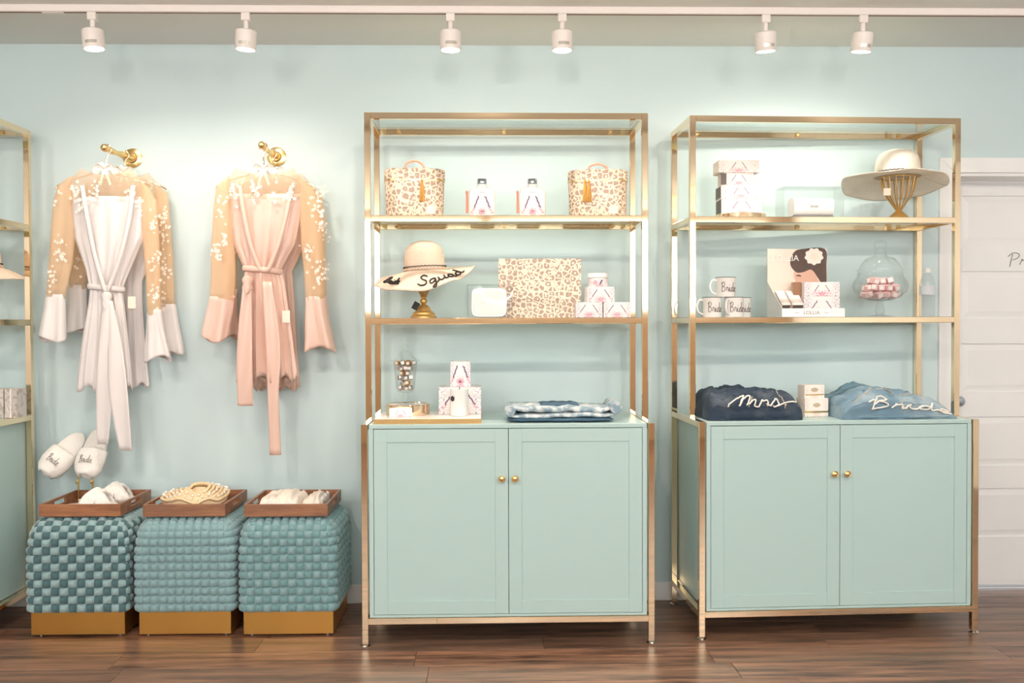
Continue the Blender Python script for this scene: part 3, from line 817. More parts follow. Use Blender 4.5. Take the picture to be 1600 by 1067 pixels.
def robe(label, satin, group, Y, d, seed):
    z0 = at(d['cx'], d['hem'], Y)
    t = thing('robe', label, 'robe', (0, 0, 0), 0, group)
    base = Vector((z0.x, Y, z0.z)); t.location = base; off = TR(*(-base))
    def put(secs, nm, m, sm=80, solid=.0015, closed=True):
        b = MB(); b.loft(secs, closed, False, M=off); return b.build(nm, m, t, sm, solid=solid)
    yk = gtube(d['yoke'], Y, 5, seed); put(yk, 'sheer_yoke', 'sheer_yoke')
    put(gtube(d['body'], Y, d.get('folds', 14), seed), 'satin_body', satin)
    for k in ('sl', 'sr'):
        if k in d:
            put(gtube(d[k], Y, 3, seed+k.count('l'), 30), 'sheer_sleeve', 'sheer_peach')
            put(gtube(d[k+'c'], Y, 4, seed+2+k.count('l'), 40), 'flared_cuff', satin)
    for x in d.get('lapels', []):                        # satin front edges crossing at the waist
        b = MB(); pts = [at(px, py, Y-yy) for px, py, yy in x]; cr = crom(pts, 6)
        b.grid(lambda u, v: Vector(cr[round(u*(len(cr)-1))])+Vector(((v-.5)*.022, -.004*sin(PI*v), 0)), len(cr)-1, 4, M=off)
        b.build('front_band', satin, t, 80, solid=.002)
    if 'belt' in d:
        py, xl, xr, dp = d['belt']
        r = []
        for q in (-4.5, -2, 2, 4.5):
            p0, p1 = at(xl-1, py+q, Y), at(xr+1, py+q, Y); e = .004 if abs(q) > 3 else .009
            r.append([((p0.x+p1.x)/2+((p1.x-p0.x)/2+e)*cos(a), Y+(dp+e)*sin(a), p0.z-.008*cos(a)) for a in [2*PI*i/40 for i in range(40)]])
        put(r, 'belt', satin)
        kx, ky = d['knot']; kp = at(kx, ky, Y-dp-.018)
        kb_ = MB()
        kb_.loft([[(kp.x+w_*cos(a)*(1+.15*sin(3*a)), kp.y+.016*sin(a), kp.z+z_) for a in [2*PI*i/18 for i in range(18)]] for z_, w_ in ((.03, .008), (.022, .02), (.008, .024), (-.008, .018), (-.026, .025), (-.045, .016), (-.055, .006))], M=off)
        kb_.build('knot', satin, t, 80)
        for tl in d['tails']:
            b = MB(); cc = [(at(a, py_, Y-yy), at(c_, py_, Y-yy)) for py_, a, c_, yy in tl]
            L_ = crom([q[0] for q in cc], 6); R_ = crom([q[1] for q in cc], 6); n_ = len(L_)-1
            b.grid(lambda u, v: L_[round(u*n_)].lerp(R_[round(u*n_)], v)+Vector((0, .006*sin(v*5+u*5+seed), 0)), n_, 8, M=off)
            b.build('belt_tail', satin, t, 80, solid=.002)
    if 'lace' in d: 
        lo_ = lace(t, d['lace'], Y-.052, int(seed*10)); lo_.location = -base
    if 'label' in d:
        q = at(*d['label'], Y+.012)-base
        MB().box(q.x-.045, q.x+.045, q.y-.001, q.y, q.z-.02, q.z+.008).build('neck_label', 'lace', t)
    if 'tag' in d:
        q = at(*d['tag'], Y-.05)-base
        MB().box(q.x-.018, q.x+.018, q.y-.001, q.y, q.z-.035, q.z+.02, M=RZ(0)).build('hang_tag', 'cream', t)
    return t
W1 = dict(cx=163, hem=612,
  yoke=[(273, 126, 205, .02, .02, -10), (279, 108, 220, .03, .03, 2), (287, 98, 230, .036, .06, 6), (300, 106, 230, .040, .08, 2), (316, 110, 228, .041, .1)],
  body=[(308, 112, 226, 0.042, 0.075), (340, 113, 226, 0.046, 0.18), (372, 117, 224, 0.046, 0.27), (420, 134, 203, 0.042, 0.375), (452, 141, 190, 0.038, 0.45), (475, 139, 194, 0.04, 0.45), (530, 130, 200, 0.046, 0.525), (575, 124, 204, 0.05, 0.57), (607, 121, 206, 0.052, 0.63)],
  sl=[(284, 90, 112, 0.022, 0.11000000000000001, 0, -9), (310, 84, 117, 0.03, 0.22000000000000003, 0, -5), (360, 80, 118, 0.032, 0.33), (410, 77, 114, 0.03, 0.44000000000000006), (466, 72, 102, 0.03, 0.44000000000000006)],
  slc=[(460, 72, 102, 0.03, 0.225), (490, 68, 103, 0.036, 0.45), (518, 62, 104, 0.042, 0.6), (530, 60, 104, 0.044, 0.675)],
  sr=[(286, 218, 234, 0.022, 0.11000000000000001, 0, 9), (310, 220, 244, 0.03, 0.22000000000000003, 0, 5), (360, 222, 248, 0.032, 0.33), (420, 227, 250, 0.03, 0.44000000000000006), (490, 230, 252, 0.03, 0.44000000000000006)],
  src=[(484, 230, 252, 0.03, 0.225), (510, 229, 256, 0.036, 0.45), (545, 226, 264, 0.042, 0.6), (561, 225, 268, 0.044, 0.675)],
  lapels=[[(128, 290, .045), (136, 340, .054), (148, 400, .056), (164, 455, .054)], [(208, 290, .045), (202, 340, .054), (188, 400, .056), (168, 455, .05)]],
  belt=(450, 141, 191, .042), knot=(166, 466),
  tails=[[(470, 160, 172, .066), (530, 154, 174, .072), (610, 151, 176, .072), (694, 152, 170, .06)], [(470, 166, 176, .064), (540, 168, 190, .07), (620, 172, 200, .07), (704, 187, 207, .06)]],
  lace=[(118, 300, 14), (125, 318, 8), (150, 302, 12), (205, 308, 12), (215, 320, 7), (92, 310, 5), (95, 390, 16), (82, 432, 10), (240, 350, 10), (243, 410, 10), (243, 462, 12)],
  label=(165, 322), tag=(206, 470))
W1b = dict(cx=208, hem=605,
  yoke=[(278, 156, 232, .016, .02, -8), (286, 146, 248, .026, .03, 4), (298, 138, 254, .03, .04, 2), (318, 142, 252, .032, .05)],
  body=[(312, 144, 250, 0.032, 0.075), (372, 150, 246, 0.032, 0.15), (440, 176, 222, 0.028, 0.3), (476, 172, 222, 0.03, 0.375), (540, 166, 226, 0.032, 0.45), (590, 160, 231, 0.034, 0.525), (602, 158, 232, 0.034, 0.6)],
  sl=[(290, 126, 144, 0.018, 0.11000000000000001, 0, -9), (350, 113, 140, 0.022, 0.22000000000000003, 0, -5), (400, 112, 138, 0.022, 0.22000000000000003), (450, 108, 135, 0.022, 0.33)],
  slc=[(445, 108, 135, 0.022, 0.15), (480, 106, 136, 0.026, 0.375), (506, 102, 136, 0.03, 0.45), (517, 100, 136, 0.03, 0.525)],
  sr=[(294, 240, 262, 0.018, 0.11000000000000001, 0, 9), (320, 244, 264, 0.022, 0.22000000000000003, 0, 5), (400, 247, 270, 0.022, 0.33), (480, 250, 273, 0.022, 0.33)],
  src=[(475, 250, 274, 0.022, 0.15), (510, 251, 280, 0.026, 0.375), (538, 254, 286, 0.03, 0.45), (551, 256, 288, 0.03, 0.525)],
  lace=[(256, 340, 10), (255, 370, 10), (260, 420, 12), (122, 410, 8), (252, 468, 8)])
P1 = dict(cx=415, hem=592, folds=15,
  yoke=[(273, 368, 458, .02, .02, -10), (279, 355, 472, .03, .03, 2), (287, 346, 482, .036, .06, 6), (300, 352, 480, .040, .08, 2), (312, 355, 478, .041, .1)],
  body=[(304, 358, 476, 0.042, 0.075), (340, 360, 470, 0.046, 0.225), (380, 366, 462, 0.046, 0.375), (420, 383, 438, 0.04, 0.525), (440, 380, 444, 0.042, 0.525), (500, 374, 452, 0.048, 0.6), (560, 371, 460, 0.052, 0.675), (592, 370, 464, 0.054, 0.75)],
  sl=[(284, 338, 358, 0.022, 0.11000000000000001, 0, -9), (320, 334, 362, 0.03, 0.22000000000000003, 0, -5), (380, 331, 366, 0.032, 0.33), (430, 330, 368, 0.03, 0.44000000000000006), (468, 328, 367, 0.03, 0.44000000000000006)],
  slc=[(463, 328, 367, 0.03, 0.225), (490, 323, 364, 0.036, 0.45), (518, 317, 359, 0.042, 0.6), (530, 316, 358, 0.044, 0.675)],
  sr=[(286, 466, 490, 0.022, 0.11000000000000001, 0, 9), (320, 468, 500, 0.03, 0.22000000000000003, 0, 5), (380, 471, 504, 0.032, 0.33), (430, 476, 506, 0.03, 0.44000000000000006), (468, 478, 507, 0.03, 0.44000000000000006)],
  src=[(463, 478, 507, 0.03, 0.225), (490, 477, 511, 0.036, 0.45), (530, 476, 522, 0.042, 0.6), (547, 475, 526, 0.044, 0.675)],
  lapels=[[(374, 290, .045), (382, 340, .054), (392, 385, .056), (408, 425, .05)], [(456, 290, .045), (446, 340, .054), (434, 385, .056), (418, 425, .05)]],
  belt=(422, 383, 438, .044), knot=(386, 441),
  tails=[[(445, 380, 392, .066), (520, 373, 394, .076), (590, 370, 395, .078), (634, 371, 395, .07)], [(440, 410, 424, .064), (540, 416, 438, .07), (620, 418, 436, .066), (711, 421, 439, .06)]],
  lace=[(366, 300, 14), (398, 296, 14), (452, 302, 14), (430, 306, 8), (345, 320, 8), (338, 392, 14), (352, 370, 10), (494, 320, 14), (500, 345, 12), (482, 398, 12), (498, 430, 12)],
  label=(417, 318), tag=(447, 492))
P1b = dict(cx=440, hem=606, folds=15,
  yoke=[(278, 388, 470, .016, .02, -8), (286, 378, 488, .026, .03, 4), (298, 372, 494, .03, .04, 2), (318, 378, 492, .032, .05)],
  body=[(312, 378, 490, 0.032, 0.075), (372, 386, 482, 0.032, 0.15), (425, 398, 456, 0.028, 0.375), (470, 396, 460, 0.03, 0.45), (540, 394, 464, 0.032, 0.525), (606, 392, 468, 0.034, 0.675)],
  sl=[(290, 362, 376, 0.018, 0.11000000000000001, 0, -9), (350, 350, 372, 0.022, 0.22000000000000003, 0, -5), (410, 349, 370, 0.022, 0.22000000000000003), (456, 346, 371, 0.022, 0.33)],
  slc=[(452, 346, 371, 0.022, 0.15), (490, 345, 372, 0.026, 0.375), (516, 343, 373, 0.03, 0.45), (527, 342, 373, 0.03, 0.525)],
  sr=[(294, 480, 502, 0.018, 0.11000000000000001, 0, 9), (340, 484, 508, 0.022, 0.22000000000000003, 0, 5), (410, 486, 509, 0.022, 0.33), (466, 486, 510, 0.022, 0.33)],
  src=[(462, 486, 510, 0.022, 0.15), (500, 484, 514, 0.026, 0.375), (526, 482, 520, 0.03, 0.45), (540, 480, 522, 0.03, 0.525)],
  lace=[(505, 300, 8), (506, 360, 10), (505, 420, 10), (362, 400, 8)])
hanger('gold wire hanger with pearly flowers carrying the belted white robe', 91, 233, 291, 258, YR_F, H1[1])
hanger('gold wire hanger with pearly flowers carrying the rear white robe', 131, 258, 296, 262, YR_B, H1[1])
hanger('gold wire hanger with pearly flowers carrying the belted peach robe', 341, 487, 291, 258, YR_F, H2[1])
hanger('gold wire hanger with pearly flowers carrying the rear peach robe', 367, 500, 296, 262, YR_B, H2[1])
robe('white satin robe with a knotted belt and sheer peach lace sleeves', 'satin_white', 'robes on brass hooks', YR_F, W1, 1.3)
robe('white satin robe with sheer lace sleeves hanging behind the belted white one', 'satin_white', 'robes on brass hooks', YR_B, W1b, 2.1)
robe('blush pink satin robe with a tied belt and sheer lace sleeves', 'satin_blush', 'robes on brass hooks', YR_F, P1, 3.7)
robe('blush pink satin robe hanging behind the belted blush one', 'satin_blush', 'robes on brass hooks', YR_B, P1b, 4.4)

# ------------------------------------------------------------------ goods: helpers
def tassel(t, name, x, y, z, L, m, n=9, r=.010):
    o = MB().lathe([(.0, 0), (.005, -.002), (.006, -.012), (.0045, -.016), (0, -.016)], 10, (x, y, z)).build(name, m, t, 60)
    b = MB()
    for i in range(n):
        a = 2*PI*i/n
        b.tube([(x+.003*cos(a), y+.003*sin(a), z-.014), (x+r*.7*cos(a), y+r*.7*sin(a), z-L*.5), (x+r*cos(a), y+r*sin(a), z-L)], [.0022, .003, .0026], 5)
    q = b.build('fringe', m, o, 60); q['kind'] = 'stuff'
    return o
def motif(t, w, h, y, z0, s=1., word=None):       # printed sprays: two slanted stems with leaves over a pink bloom
    b = MB(); p = MB()
    def leaf(mb, x, z, a, l, k):
        mb.poly([(x+l*cos(q)*cos(a)-k*sin(q)*sin(a), z+l*cos(q)*sin(a)+k*sin(q)*cos(a)) for q in [2*PI*i/10 for i in range(10)]], y-.0005, y)
    q_ = min(w, h*1.6)
    for sg in (-1, 1):
        A = PI/2+sg*.55; x0, zb = sg*q_*.30, z0+h*.40
        for k in range(5):
            u = k/4; leaf(b, sg*q_*(.34-.17*u), zb+u*h*.38, A+(.0 if k % 2 else .45), h*.075, h*.028)
        for k in range(3): leaf(p, sg*q_*(.34+.07*k), z0+h*(.34-.09*k), A+.5*k, h*.07, h*.03)
    for k in range(7):
        a = 2*PI*k/7; leaf(p, q_*.10*cos(a), z0+h*.2+h*.07*sin(a), a, h*.085, h*.04)
    b.build('printed_spray', 'plum', t)['kind'] = 'stuff'; p.build('printed_bloom', 'pink_print', t)['kind'] = 'stuff'
def gift_box(label, U, px0, px1, pyt, yl, z, d, group, rz=0., m='floral_card', side=None, name='gift_box', mot=True, cap=None):
    a = U.loc(px0, pyt, yl); c = U.loc(px1, pyt, yl); w = c.x-a.x; h = a.z-z
    t = thing(name, label, 'box', group=group); on(U, t, (a.x+c.x)/2, yl+d/2, z, rz)
    MB().box(-w/2, w/2, -d/2, d/2, 0, h, .0012).build('carton', m, t)
    if mot: motif(t, w, h, -d/2-.0001, 0)
    if side: MB().box(-w/2-.0006, -w/2-.0001, -d/2+.004, d/2-.004, .004, h-.004).build('end_label', side, t)
    return t, h, w
# ------------------------------------------------------------------ leopard vanity cases
def vanity_case(label, U, px0, px1, pyt, pyh, yl, two, rz):
    a = U.loc(px0, pyt, yl); c = U.loc(px1, pyt, yl); w = (c.x-a.x)/2; h = a.z-SH1; d = .085
    t = thing('vanity_case', label, 'case', group='leopard print vanity cases'); on(U, t, (a.x+c.x)/2, yl+d, SH1, rz)
    n = 44; e = 3.2
    b = MB(); b.loft([sell(w*.93, d*.93, e, n, 0.), sell(w*.945, d*.945, e, n, .004), sell(w*.96, d*.96, e, n, h*.4), sell(w*.975, d*.975, e, n, h*.745)]); b.build('case_body', 'leopard', t, 50)
    b = MB(); b.loft([sell(w*.985, d*.985, e, n, h*.745), sell(w*.985, d*.985, e, n, h*.775)]); b.build('zip', 'brass', t, 50)
    b = MB(); b.loft([sell(w*1.0, d*1.0, e, n, h*.775), sell(w, d, e, n, h*.95), sell(w*.985, d*.98, e, n, h*.985), sell(w*.94, d*.93, e, n, h), sell(w*.3, d*.3, e, n, h*1.015)]); b.build('lid', 'leopard', t, 50)
    hh = a.z-SH1 + (U.loc(px0, pyh, yl).z-a.z)
    MB().tube(crom([(-w*.32, 0, h*1.0), (-w*.28, 0, h+(hh-h)*.7), (-w*.1, 0, hh), (w*.1, 0, hh), (w*.28, 0, h+(hh-h)*.6), (w*.34, 0, h*1.0)], 6), .0055, 8, flat=.6).build('handle', 'blush_tassel', t, 60)
    for x in two: tassel(t, 'tassel', x*w, -d-.008, h*.77, h*.46, 'gold_tassel', 10, .0105)
    MB().box(w*.36, w*.64, -d*.985-.0022, -d*.985-.0010, h*.06, h*.22, .0003).build('brand_patch', 'cream', t)
    return t
vanity_case('leopard print vanity case with a single gold tassel', U1, 597, 694, 262, 247, -.31, (.22,), .10)
vanity_case('leopard print vanity case with a double gold tassel', U1, 889.5, 985, 264, 252, -.31, (-.42, -.30), -.10)
# ------------------------------------------------------------------ flask bottles
def flask(label, px0, px1):
    yl = -.27; a = U1.loc(px0, 293, yl); c = U1.loc(px1, 293, yl); w = (c.x-a.x)/2; d = .030
    hs = a.z-SH1; hn = U1.loc(px0, 287, yl).z-SH1; hc = U1.loc(px0, 278.5, yl).z-SH1
    t = thing('flask_bottle', label, 'bottle', group='flask shaped bath bottles'); on(U1, t, (a.x+c.x)/2, yl+d, SH1, 0)
    n = 36
    b = MB(); b.loft([sell(w*.95, d*.9, 5, n, 0), sell(w, d, 5, n, .005), sell(w, d, 5, n, hs*.84), sell(w*.94, d*.96, 4.5, n, hs*.93), sell(w*.78, d*.88, 4, n, hs*.985), sell(.026, .024, 2.4, n, hs+.001), sell(.022, .021, 2, n, hn)]); b.build('bottle_body', 'white', t, 60)
    b = MB(); b.lathe([(.0, hn), (.0205, hn), (.0215, hn+.003), (.0215, hc-.002), (.020, hc), (0, hc)], 28); b.build('cap', 'silver', t, 40)
    motif(t, w*1.6, hs*.8, -d-.0006, hs*.05)
    text('LOLLIA', .007, 'ink_grey', t, (0, -d-.0006, hs*.84)); text('W I S H', .009, 'ink_grey', t, (0, -d-.0006, hs*.13))
    tassel(t, 'tassel', -w-.008, -.006, hs*.92, hs*.75, 'blush_tassel', 7, .004)
    return t
flask('white flask bottle with a silver cap, standing next to the single tassel case', 732, 774)
flask('white flask bottle with a silver cap, standing next to the double tassel case', 811.5, 853)

# ------------------------------------------------------------------ hats and stands
def sun_hat(label, m, U, x, y, z, R, rimz, r0, hcrown, tiltx, tilty, letters, name='sun_hat', trim=True, group='straw sun hats'):
    """rimz(theta): height of the rim relative to the crown base"""
    t = thing(name, label, 'hat', group=group); on(U, t, x, y, z)
    t.rotation_euler = (tiltx, tilty, U.r)
    prof = [(1.0, 0), (.985, .12), (.97, .3), (.95, .5), (.90, .68), (.80, .82), (.62, .92), (.38, .98), (.18, 1.0), (.0, 1.0)]
    b = MB()
    b.loft([[(r0*r*cos(a), r0*r*1.08*sin(a), hcrown*h_) for a in [2*PI*i/40 for i in range(40)]] for r, h_ in prof], True, False)
    b.build('crown', m, t, 60, solid=.003)
    nr = 22
    for k in range(1, 9):
        zz = k/9; r = [interp([(h_, r_) for r_, h_ in prof], zz*.8)[0]][0]
    def brim(s, a):
        rr = lerp(r0*.99, R(a), s); y_ = 1.08 if s < .01 else lerp(1.08, 1., s)
        return Vector((rr*cos(a), rr*y_*sin(a), rimz(a)*(s**1.25)+.002*sin(s*70)*.25))
    b = MB(); b.grid(lambda u, v: brim(v, 2*PI*u), 72, 14); b.build('brim', m, t, 70, solid=.003)
    if trim:
        pts = [Vector(((r0*1.0+.003)*cos(a), (r0*1.08+.003)*sin(a), .017+.003*(i % 2))) for i, a in enumerate([2*PI*i/72 for i in range(72)])]
        MB().tube(pts, .0022, 5, closed=True).build('zigzag_trim', 'black_trim', t)
        b = MB()
        for i in range(36):
            a = 2*PI*i/36
            b.lathe([(.0, -.004), (.005, -.002), (.005, .002), (0, .004)], 6, ((r0+.003)*cos(a), (r0*1.08+.003)*sin(a), .007))
        q = b.build('braid_band', m, t, 60); q['kind'] = 'stuff'
    for word, a0, a1, s0, s1, r in letters:
        script(word, lambda u, v: brim(lerp(s0, s1, v), lerp(a0, a1, u))+Vector((0, -.002, .0045)), r, 'black_trim', t, seg=6)
    return t
def ang(*kv):                                       # periodic table over degrees
    kv = sorted(kv); tab = [(kv[-1][0]-360, kv[-1][1])]+list(kv)+[(kv[0][0]+360, kv[0][1])]
    def f(a):
        d = math.degrees(a) % 360
        for p, q in zip(tab, tab[1:]):
            if p[0] <= d <= q[0]:
                t_ = (d-p[0])/(q[0]-p[0]); t_ = t_*t_*(3-2*t_); return lerp(p[1], q[1], t_)
        return tab[-1][1]
    return f
yh = -.215
c = U1.loc(662, 497, yh); cb = U1.loc(664, 424, yh)
hs = thing('hat_stand', 'turned brass hat stand with a fluted bell foot', 'hat stand'); on(U1, hs, c.x, yh, SH2)
zz = lambda py: U1.loc(662, py, yh).z-SH2
MB().lathe([(.0, 0), (.060, 0), (.060, .007), (.054, .011), (.050, .018), (.050, .024), (.044, .03), (.036, .034), (.031, .046), (.022, .058), (.012, .062), (.010, .066), (.017, .074), (.017, .082), (.009, .088), (.013, .093), (.016, .097), (.014, .100), (0, .1)], 32).build('turned_base', 'stand_gold', hs, 35)
for i in range(16):
    a = 2*PI*i/16
    MB().tube(crom([(.012*cos(a), .012*sin(a), .0995), (.026*cos(a), .026*sin(a), .128), (.045*cos(a), .045*sin(a), .16), (.056*cos(a), .056*sin(a), zz(424)-.006)], 3), .002, 6).build('wire', 'stand_gold', hs, 60)
MB().tube([(.056*cos(a), .056*sin(a), zz(424)-.006) for a in [2*PI*i/32 for i in range(32)]], .003, 6, closed=True).build('top_ring', 'stand_gold', hs, 60)
MB().box(-.014, .014, -.001, .001, -.018, .018, M=TR(-.032, -.052, .055) @ Matrix.Rotation(.5, 4, 'Y')).build('price_tag', 'black_trim', hs)
Rh = ang((0, .232), (45, .21), (90, .19), (180, .235), (225, .205), (270, .195), (315, .21))
sun_hat('peach straw sun hat with black script on its drooping brim', 'straw', U1, cb.x, yh, cb.z, Rh, ang((0, .012), (45, .02), (90, .03), (150, -.01), (180, -.052), (225, -.085), (270, -.098), (315, -.055)), .094, .137, 0, -.05,
        [('Bride', math.radians(196), math.radians(232), .78, .50, .0032), ('Squad', math.radians(262), math.radians(338), .82, .40, .0032)])
c = U2u.loc(1404, 338, yh); cb = U2u.loc(1402, 276, yh)
h2 = thing('hat_stand', 'open wire gold hat stand flaring up from a small dome', 'hat stand'); on(U2u, h2, c.x, yh, SH1)
MB().lathe([(.0, 0), (.053, 0), (.054, .006), (.046, .013), (.044, .019), (.03, .032), (.016, .044), (.012, .05), (0, .05)], 32).build('dome_base', 'stand_gold', h2, 35)
zt = cb.z-SH1-.006
for i in range(16):
    a = 2*PI*(i+.5)/16
    MB().tube(crom([(.010*cos(a), .010*sin(a), .048), (.035*cos(a), .035*sin(a), .085), (.064*cos(a), .064*sin(a), .13), (.082*cos(a), .082*sin(a), zt)], 4), .0026, 6).build('wire', 'stand_gold', h2, 60)
MB().tube([(.082*cos(a), .082*sin(a), zt) for a in [2*PI*i/32 for i in range(32)]], .003, 6, closed=True).build('top_ring', 'stand_gold', h2, 60)
MB().box(-.017, .017, -.001, .001, -.017, .017, M=TR(-.085, -.06, zt-.075)).build('price_tag', 'cream', h2)
sun_hat('white straw sun hat with a thin black zigzag on a wire stand', 'straw_white', U2u, cb.x, yh, cb.z, ang((0, .235), (90, .22), (180, .255), (270, .16)), ang((0, -.045), (45, -.075), (90, -.085), (135, -.07), (180, -.008), (225, -.004), (270, .012), (315, .0)), .100, .125, 0, 0,
        [('Sa', math.radians(255), math.radians(285), .75, .30, .0026)])
# hat peeping from the neighbouring cabinet
yh = -.165; cb = U0.loc(-34, 418, yh); h3 = thing('hat_stand', 'gold hat stand in the side cabinet beside the robes', 'hat stand'); on(U0, h3, cb.x, yh, SH2)
zt = cb.z-SH2-.006
MB().lathe([(.0, 0), (.055, 0), (.05, .012), (.03, .03), (.012, .05), (.010, zt*.6), (0, zt*.6)], 24).build('turned_base', 'stand_gold', h3, 35)
for i in range(12):
    a = 2*PI*i/12
    MB().tube([(.009*cos(a), .009*sin(a), zt*.59), (.05*cos(a), .05*sin(a), zt*.85), (.07*cos(a), .07*sin(a), zt)], .0024, 6).build('wire', 'stand_gold', h3, 60)
MB().tube([(.07*cos(a), .07*sin(a), zt) for a in [2*PI*i/32 for i in range(32)]], .003, 6, closed=True).build('top_ring', 'stand_gold', h3, 60)
sun_hat('natural straw sun hat brim peeping out of the side cabinet', 'straw', U0, cb.x, yh, cb.z, ang((0, .20), (90, .125), (180, .2), (270, .15)), ang((0, -.055), (45, -.03), (90, .0), (180, -.03), (270, -.01), (315, -.06)), .094, .12, 0, 0, [])

# ------------------------------------------------------------------ first cabinet, middle shelf
def acrylic_box(label, U, px0, px1, pyt, yl, d, z):
    a = U.loc(px0, pyt, yl); c = U.loc(px1, pyt, yl); w = (c.x-a.x)/2; h = a.z-z; k = .003
    t = thing('acrylic_box', label, 'display case', group='clear acrylic display boxes'); on(U, t, (a.x+c.x)/2, yl+d/2, z)
    for nm, q in (('pane', (-w, w, -d/2, -d/2+k, k, h-k)), ('pane', (-w, w, d/2-k, d/2, k, h-k)), ('pane', (-w, -w+k, -d/2+k, d/2-k, k, h-k)), ('pane', (w-k, w, -d/2+k, d/2-k, k, h-k)), ('base', (-w, w, -d/2, d/2, 0, k)), ('lid', (-w, w, -d/2, d/2, h-k, h))):
        MB().box(*q, .0006).build(nm, 'acrylic', t)
    return t, (a.x+c.x)/2, w, h
ya = -.33
ab = acrylic_box('clear acrylic box holding a white rounded tin', U1, 730, 801, 444.5, ya, .075, SH2)
a = U1.loc(736, 450, ya+.02); c_ = U1.loc(792, 493, ya+.02)
tn = thing('white_tin', 'white rounded rectangular tin standing inside clear acrylic', 'tin'); on(U1, tn, (a.x+c_.x)/2, ya+.037, SH2+.0032)
w = (c_.x-a.x)/2; h = a.z-SH2-.0032
MXZ = Matrix(((1, 0, 0, 0), (0, 0, 1, 0), (0, 1, 0, h/2), (0, 0, 0, 1)))
b = MB(); b.loft([sell(w*.97, h/2*.97, 6, 40, -.016), sell(w, h/2, 6, 40, -.012), sell(w, h/2, 6, 40, .012), sell(w*.97, h/2*.97, 6, 40, .016)], M=MXZ); b.build('tin_body', 'enamel', tn, 50)
b = MB(); b.loft([sell(w*.86, h/2*.80, 6, 40, -.0185), sell(w*.88, h/2*.82, 6, 40, -.0162)], M=MXZ); b.build('lid_panel', 'white', tn, 50)
# leopard clutch
yc = -.235; a = U1.loc(779, 405, yc); c_ = U1.loc(908, 495, yc); w = c_.x-a.x; h = a.z-SH2
lc = thing('leopard_clutch', 'large flat leopard print clutch with a scalloped flap', 'clutch bag'); on(U1, lc, (a.x+c_.x)/2, yc+.025, SH2, -.03)
b = MB(); b.loft([[(x, y_, z_) for x, z_, y_ in [(-w/2+.01, 0, yy), (w/2-.01, 0, yy), (w/2-.003, .02, yy), (w/2, h-.01, yy), (w/2-.008, h, yy), (-w/2+.008, h, yy), (-w/2, h-.01, yy), (-w/2+.003, .02, yy)]] for yy in (-.018, -.02, .02, .022)])
b.build('bag_body', 'leopard', lc, 30)
out = [(-w/2, h+.002), (-w/2, h*.42)]
for i in range(25):
    u = i/24; out.append((-w/2+w*u, h*(.36-.035*abs(sin(PI*3*u))-.03*sin(PI*u))))
out += [(w/2, h*.42), (w/2, h+.002)]
MB().poly(out, -.0245, -.0205).build('flap', 'leopard', lc)
# stacked floral boxes
SB = 'floral soap boxes on the first cabinet'
yb = -.30
b1, hb, _ = gift_box('white floral box at the base of the pyramid beside the leopard clutch', U1, 899.5, 941.5, 472.5, yb, SH2, .085, SB)
gift_box('white floral box at the base of the pyramid next to the gold post', U1, 943, 985.5, 472.5, yb, SH2, .085, SB)
z2 = SH2+hb+.0005
b3, hb3, _ = gift_box('white floral box on top of two boxes, under the round jar', U1, 916, 959.5, 448.5, yb+.005, z2, .08, SB, .08)
z3 = z2+hb3+.0005
a = U1.loc(919.5, 427, yb+.01); c_ = U1.loc(952, 427, yb+.01); r = (c_.x-a.x)/2
jr = thing('cream_jar', 'round white cream jar with a lid crowning the box pyramid', 'jar'); on(U1, jr, (a.x+c_.x)/2, yb+.05, z3)
h = a.z-z3
MB().lathe([(.0, 0), (r*.93, 0), (r*.96, .003), (r*.96, h*.66), (0, h*.66)], 32).build('jar_body', 'floral_card', jr, 40)
MB().lathe([(.0, h*.68), (r, h*.68), (r, h*.97), (r*.97, h), (0, h)], 32).build('lid', 'white', jr, 40)
MB().poly([(-r*.35+.009*cos(q), h*.33+.009*sin(q)) for q in [2*PI*i/14 for i in range(14)]], -r-.0004, -r*.94).build('printed_flower', 'pink_print', jr)
MB().poly([(-.003, -.011), (.003, -.011), (.003, .011), (-.003, .011)], -r-.0005, -r*.955, M=TR(.009, 0, h*.35) @ Matrix.Rotation(.5, 4, 'Y')).build('printed_stroke', 'plum', jr)

# ------------------------------------------------------------------ first cabinet, on the mint top
ym = -DLW+.015
a = U1.loc(584, 657, ym); c_ = U1.loc(752, 657, ym); w = c_.x-a.x
MBZ = .022
bd = thing('display_board', 'pale marble board with gilded edges on the mint cabinet top', 'board'); on(U1, bd, (a.x+c_.x)/2, ym+.17, HC)
MB().box(-w/2+.002, w/2-.002, -.168, .168, .002, MBZ, .001).build('slab', 'marble', bd)
for q in ((-w/2, w/2, -.170, -.168), (-w/2, w/2, .168, .170), (-w/2, -w/2+.002, -.168, .168), (w/2-.002, w/2, -.168, .168)):
    MB().box(*q, 0, MBZ-.001).build('gilt_edge', 'brass', bd)
ZB = HC+MBZ+.0005
def drum(label, U, px0, px1, yc, z, h, name='cake_stand', m='gold'):
    a = U.loc(px0, 500, yc); c = U.loc(px1, 500, yc); r = (c.x-a.x)/2
    t = thing(name, label, 'stand'); on(U, t, (a.x+c.x)/2, yc, z)
    MB().lathe([(r-.003, 0), (r, 0), (r, h-.002), (r-.002, h), (r-.004, h-.003)], 48, caps=False).build('band', m, t, 40)
    MB().lathe([(.0, h-.006), (r-.004, h-.006), (r-.004, h-.003), (0, h-.003)], 48).build('top_plate', 'marble' if m == 'gold' else m, t, 40)
    return t, (a.x+c.x)/2, r
yd = -.30
hd_ = .046
dr, dxc, drr = drum('low round gold drum stand under the apothecary jar of silver sweets', U1, 602, 671, yd, ZB, hd_)
